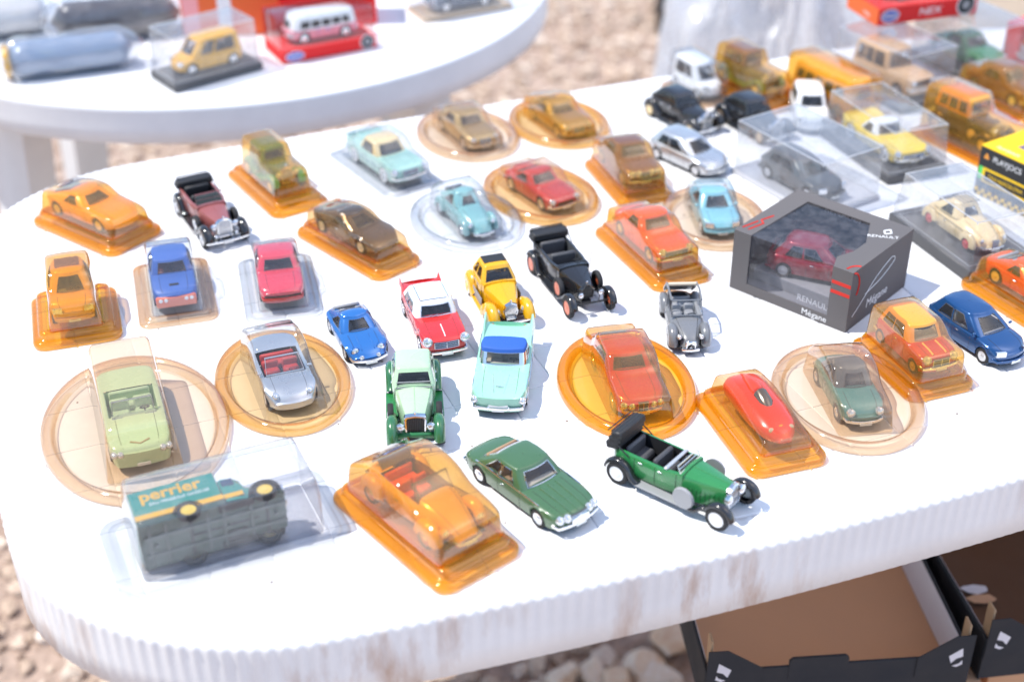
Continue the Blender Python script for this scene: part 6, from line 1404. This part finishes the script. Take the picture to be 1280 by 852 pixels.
text('Mégane', 8, MWH, mg, (L_*.735, -.02, 5.0), (1, 0, 0), (0, 0, 1)); text('Mégane', 12, MWH, mg, (L_+.02, W_*.48, 14), (0, 1, 0), (0, 0, 1), shear=.1)
text('RENAULT', 6.2, MWH, mg, (L_-13, W_*.70, H_+.02), (.86, .5, 0), (-.5, .86, 0)) ; text('RENAULT', 8, MWH, mg, (L_*.72, e+1, zb_+6), (1, 0, 0), (0, 0, 1)); text('RENAULT', 9, MWH, mg, (L_*.42, W_-e-.3, H_-10), (1, 0, 0), (0, 0, 1), off=-.2)
m = MB(); lz = [(0, 5), (3.6, 0), (0, -5), (-3.6, 0)]; lc = (L_-14, W_*.80)
for k in range(4):
    a_, b_ = lz[k], lz[(k+1) % 4]; m.tube([(lc[0]+a_[0], lc[1]+a_[1], H_+.1), (lc[0]+b_[0], lc[1]+b_[1], H_+.1)], .8, 4, flat=1)
m.build('diamond_logo', MWH, mg); m = MB(); sw_ = [(W_*.08, 12), (W_*.22, 21), (W_*.42, 36), (W_*.66, 45), (W_*.72, 41), (W_*.52, 31), (W_*.26, 26)]
fx_, fz_ = curve([(k/6, p_[0]) for k, p_ in enumerate(sw_)]), curve([(k/6, p_[1]) for k, p_ in enumerate(sw_)])
m.tube([(L_+.1, fx_(t), fz_(t)) for t in np.linspace(0, 1, 40)], .35, 4); m.build('swoosh_print', MWH, mg)
m = MB()
for z_ in (H_-14, H_-23): m.box(((x1+L_)/2, -.05, z_), (L_-x1-1, .3, 3.2))
m.tube([(L_+.1, y_, H_-1-30*(1-math.sqrt(max(0, 1-(y_/13)**2)))) for y_ in ()] or [(L_+.1, 13*math.sin(a_), H_-16-15*math.cos(a_)+0) for a_ in np.linspace(.9, 3.0, 14)], .9, 4)
m.tube([(L_-8*math.cos(a_)-0, 12*math.sin(a_)+2, H_+.1) for a_ in np.linspace(.1, 1.5, 9)], .9, 4)
for k in (3, 9): m.tube([(k, 8, H_+.1), (k+4, 26, H_+.1)], .9, 4)
m.tube([(13, 26, H_+.1), (8, 30, H_+.1), (12, 44, H_+.1)], .9, 4); m.build('red_stripes', MRED, mg, 0)
c = A + Vector((math.cos(hd), math.sin(hd), 0))*L_*.50*.001 + nm*W_*.52*.001
toy_car(dict(HATCH, L=92, W=40, H=34, inter=DGREY, cab=(.72,.56,.16,.04)), DRED, 'dark red hatchback inside the charcoal window carton', c, hd+R(18), .0125, INC)
pl = tag(MB().box((0, 0, 5.5), (100, 60, 11), .6).build('card_plinth', card('grey_card', (.30, .30, .32)), None, 30, (c.x, c.y, TZ+.0013), (0, 0, hd)), 'grey card plinth inside the charcoal window carton', 'plinth')

# ------------------------------------------------------------------ things on the round table
case((341, 84), (207, 115), (176, 99), 62, 9, DGREY, 'clear case with the yellow van on the round table', dict(VAN, L=84, W=36, H=40, roofm=None, inter=GREY), ORANGE if False else paint('van_yellow', (.80, .42, .04)), 'yellow van inside the clear case on the round table', dims=(116, 62), taper=.96)
# red window box with hippie bus
B, C_ = at(354, 81), at(471, 59); fr = C_-B; hd = math.atan2(fr.y, fr.x); ct = (B+C_)/2+Vector((-math.sin(hd), math.cos(hd), 0))*.031; Lb = fr.length*1000
wb2 = window_box('red window box with pink and white bus on the round table', ct, hd, Lb, 62, 52, 0, CRED, 15)
def x_hip(S):
    rr = random.Random(5); m = MB()
    for k in range(16):
        x = rr.uniform(-40, 38); z_ = rr.uniform(12, 20); s_ = -1 if k % 4 else 1
        y, _ = S['side_pt'](x, .5); m.lathe([(rr.uniform(1.2, 2.4), 0), (.3, .35)], (x, s_*(y+.2), z_), (0, s_, 0), 8)
    m.build('painted_flowers', paint('violet_print2', (.35, .18, .5)), S['root'])
toy_car(dict(BUSD, L=90, W=37, H=36, roofm=WHT, plate=False), paint('pink_paint', (.80, .22, .28)), 'pink and white camper bus in the red window box on the round table', Vector((ct.x, ct.y, TZ)), hd+math.pi, .0151, INC, extra=x_hip)
# flat red box and red-white box behind
p = at(290, 44); b_ = thing('carton', 'orange red carton with a white stripe behind the yellow van case', 'box', (p.x, p.y, TZ), R(4), 'printed cartons')
MB().box((0, 30, 31), (120, 60, 62), .8).build('body', CORG, b_); MB().box((-6, -.1, 31), (17, .5, 61.5), .1).build('white_stripe', WHT, b_); MB().box((-48, -.1, 31), (20, .5, 61.5), .1).build('pink_band', card('pink_card', (.85, .35, .35)), b_)
p = at(405, 32); carton('bright red carton behind the bus window box on the round table', (p.x, p.y+.03, TZ), R(6), (130, 60, 66), CRED, group='printed cartons')
# clear case at the far right of the round table
case((655, 7), (516, 29), (494, 14), 60, 4, card('beige_base', (.5, .38, .26)), 'clear case with dark car at the right end of the round table', dict(L=92, W=38, H=34), paint('slate_paint', (.08, .10, .14)), 'slate dark car inside the clear case at the right end of the round table', dims=(128, 58))
# long bundles in polythene
def bundle(label, a, b, h, wd, core, seed, ring=None):
    A, B = at(*a), at(*b); d = B-A; an = math.atan2(d.y, d.x); L = d.length*1000; c = (A+B)/2 + Vector((-math.sin(an), math.cos(an), 0))*wd/2000
    r = thing('wrapped_bundle', label, 'bundle', (c.x, c.y, TZ), an, 'bundles in polythene on the round table'); rr = random.Random(seed)
    m = MB(); rows = []
    for k in range(15):
        t = k/14; x = (t-.5)*L*.94; e = min(1, (t*9)**.5 if t < .5 else ((1-t)*9)**.5); rows.append([(x, wd*.44*e*math.cos(q), h*.46+h*.44*e*math.sin(q)*(1+.05*rr.uniform(-1, 1))) for q in np.linspace(0, 2*math.pi, 17)[:-1]])
    m.grid(rows, cu=True); m.f += [tuple(range(16)), tuple(range(14*16, 15*16))]; m.build('roll', core, r, 50)
    if ring: m = MB(); m.lathe([(h*.30, 0), (h*.40, 1.5), (h*.43, 5), (h*.40, 8)], (-L*.47, 0, h*.46), (1, 0, 0), 20, cap=False); m.build('end_ring', ring, r)
    m = MB(); rows = []
    for k in range(41):
        t = k/40; x = (t-.5)*L*1.10; e = min(1, ((t*5)**.6 if t < .5 else ((1-t)*5)**.6)+.12); row = []
        for q in range(40):
            a_ = 2*math.pi*q/40; f = 1.08+.16*(abs(noise.noise(Vector((x*.018+seed, math.cos(a_)*1.6, math.sin(a_)*1.6))))*2-.4)
            row.append((x, wd*.5*e*f*math.cos(a_), max(.4, h*.48+h*.48*e*f*math.sin(a_))))
        rows.append(row)
    m.grid(rows, cu=True); m.build('polythene_wrap', BAG, r, 180)
bundle('blue grey roll with yellow end ring wrapped in clear polythene', (4, 108), (178, 86), 46, 46, paint('blue_grey_vinyl', (.22, .29, .40), .35), 3, YEL)
bundle('dark brown and black roll in polythene behind the blue grey roll', (62, 62), (236, 46), 54, 50, paint('dark_brown_vinyl', (.045, .03, .028), .3), 4)
bundle('clear polythene bag with pale contents at the upper left photo corner', (-60, 60), (72, 46), 50, 60, paint('pale_contents', (.6, .58, .56), .5), 6)
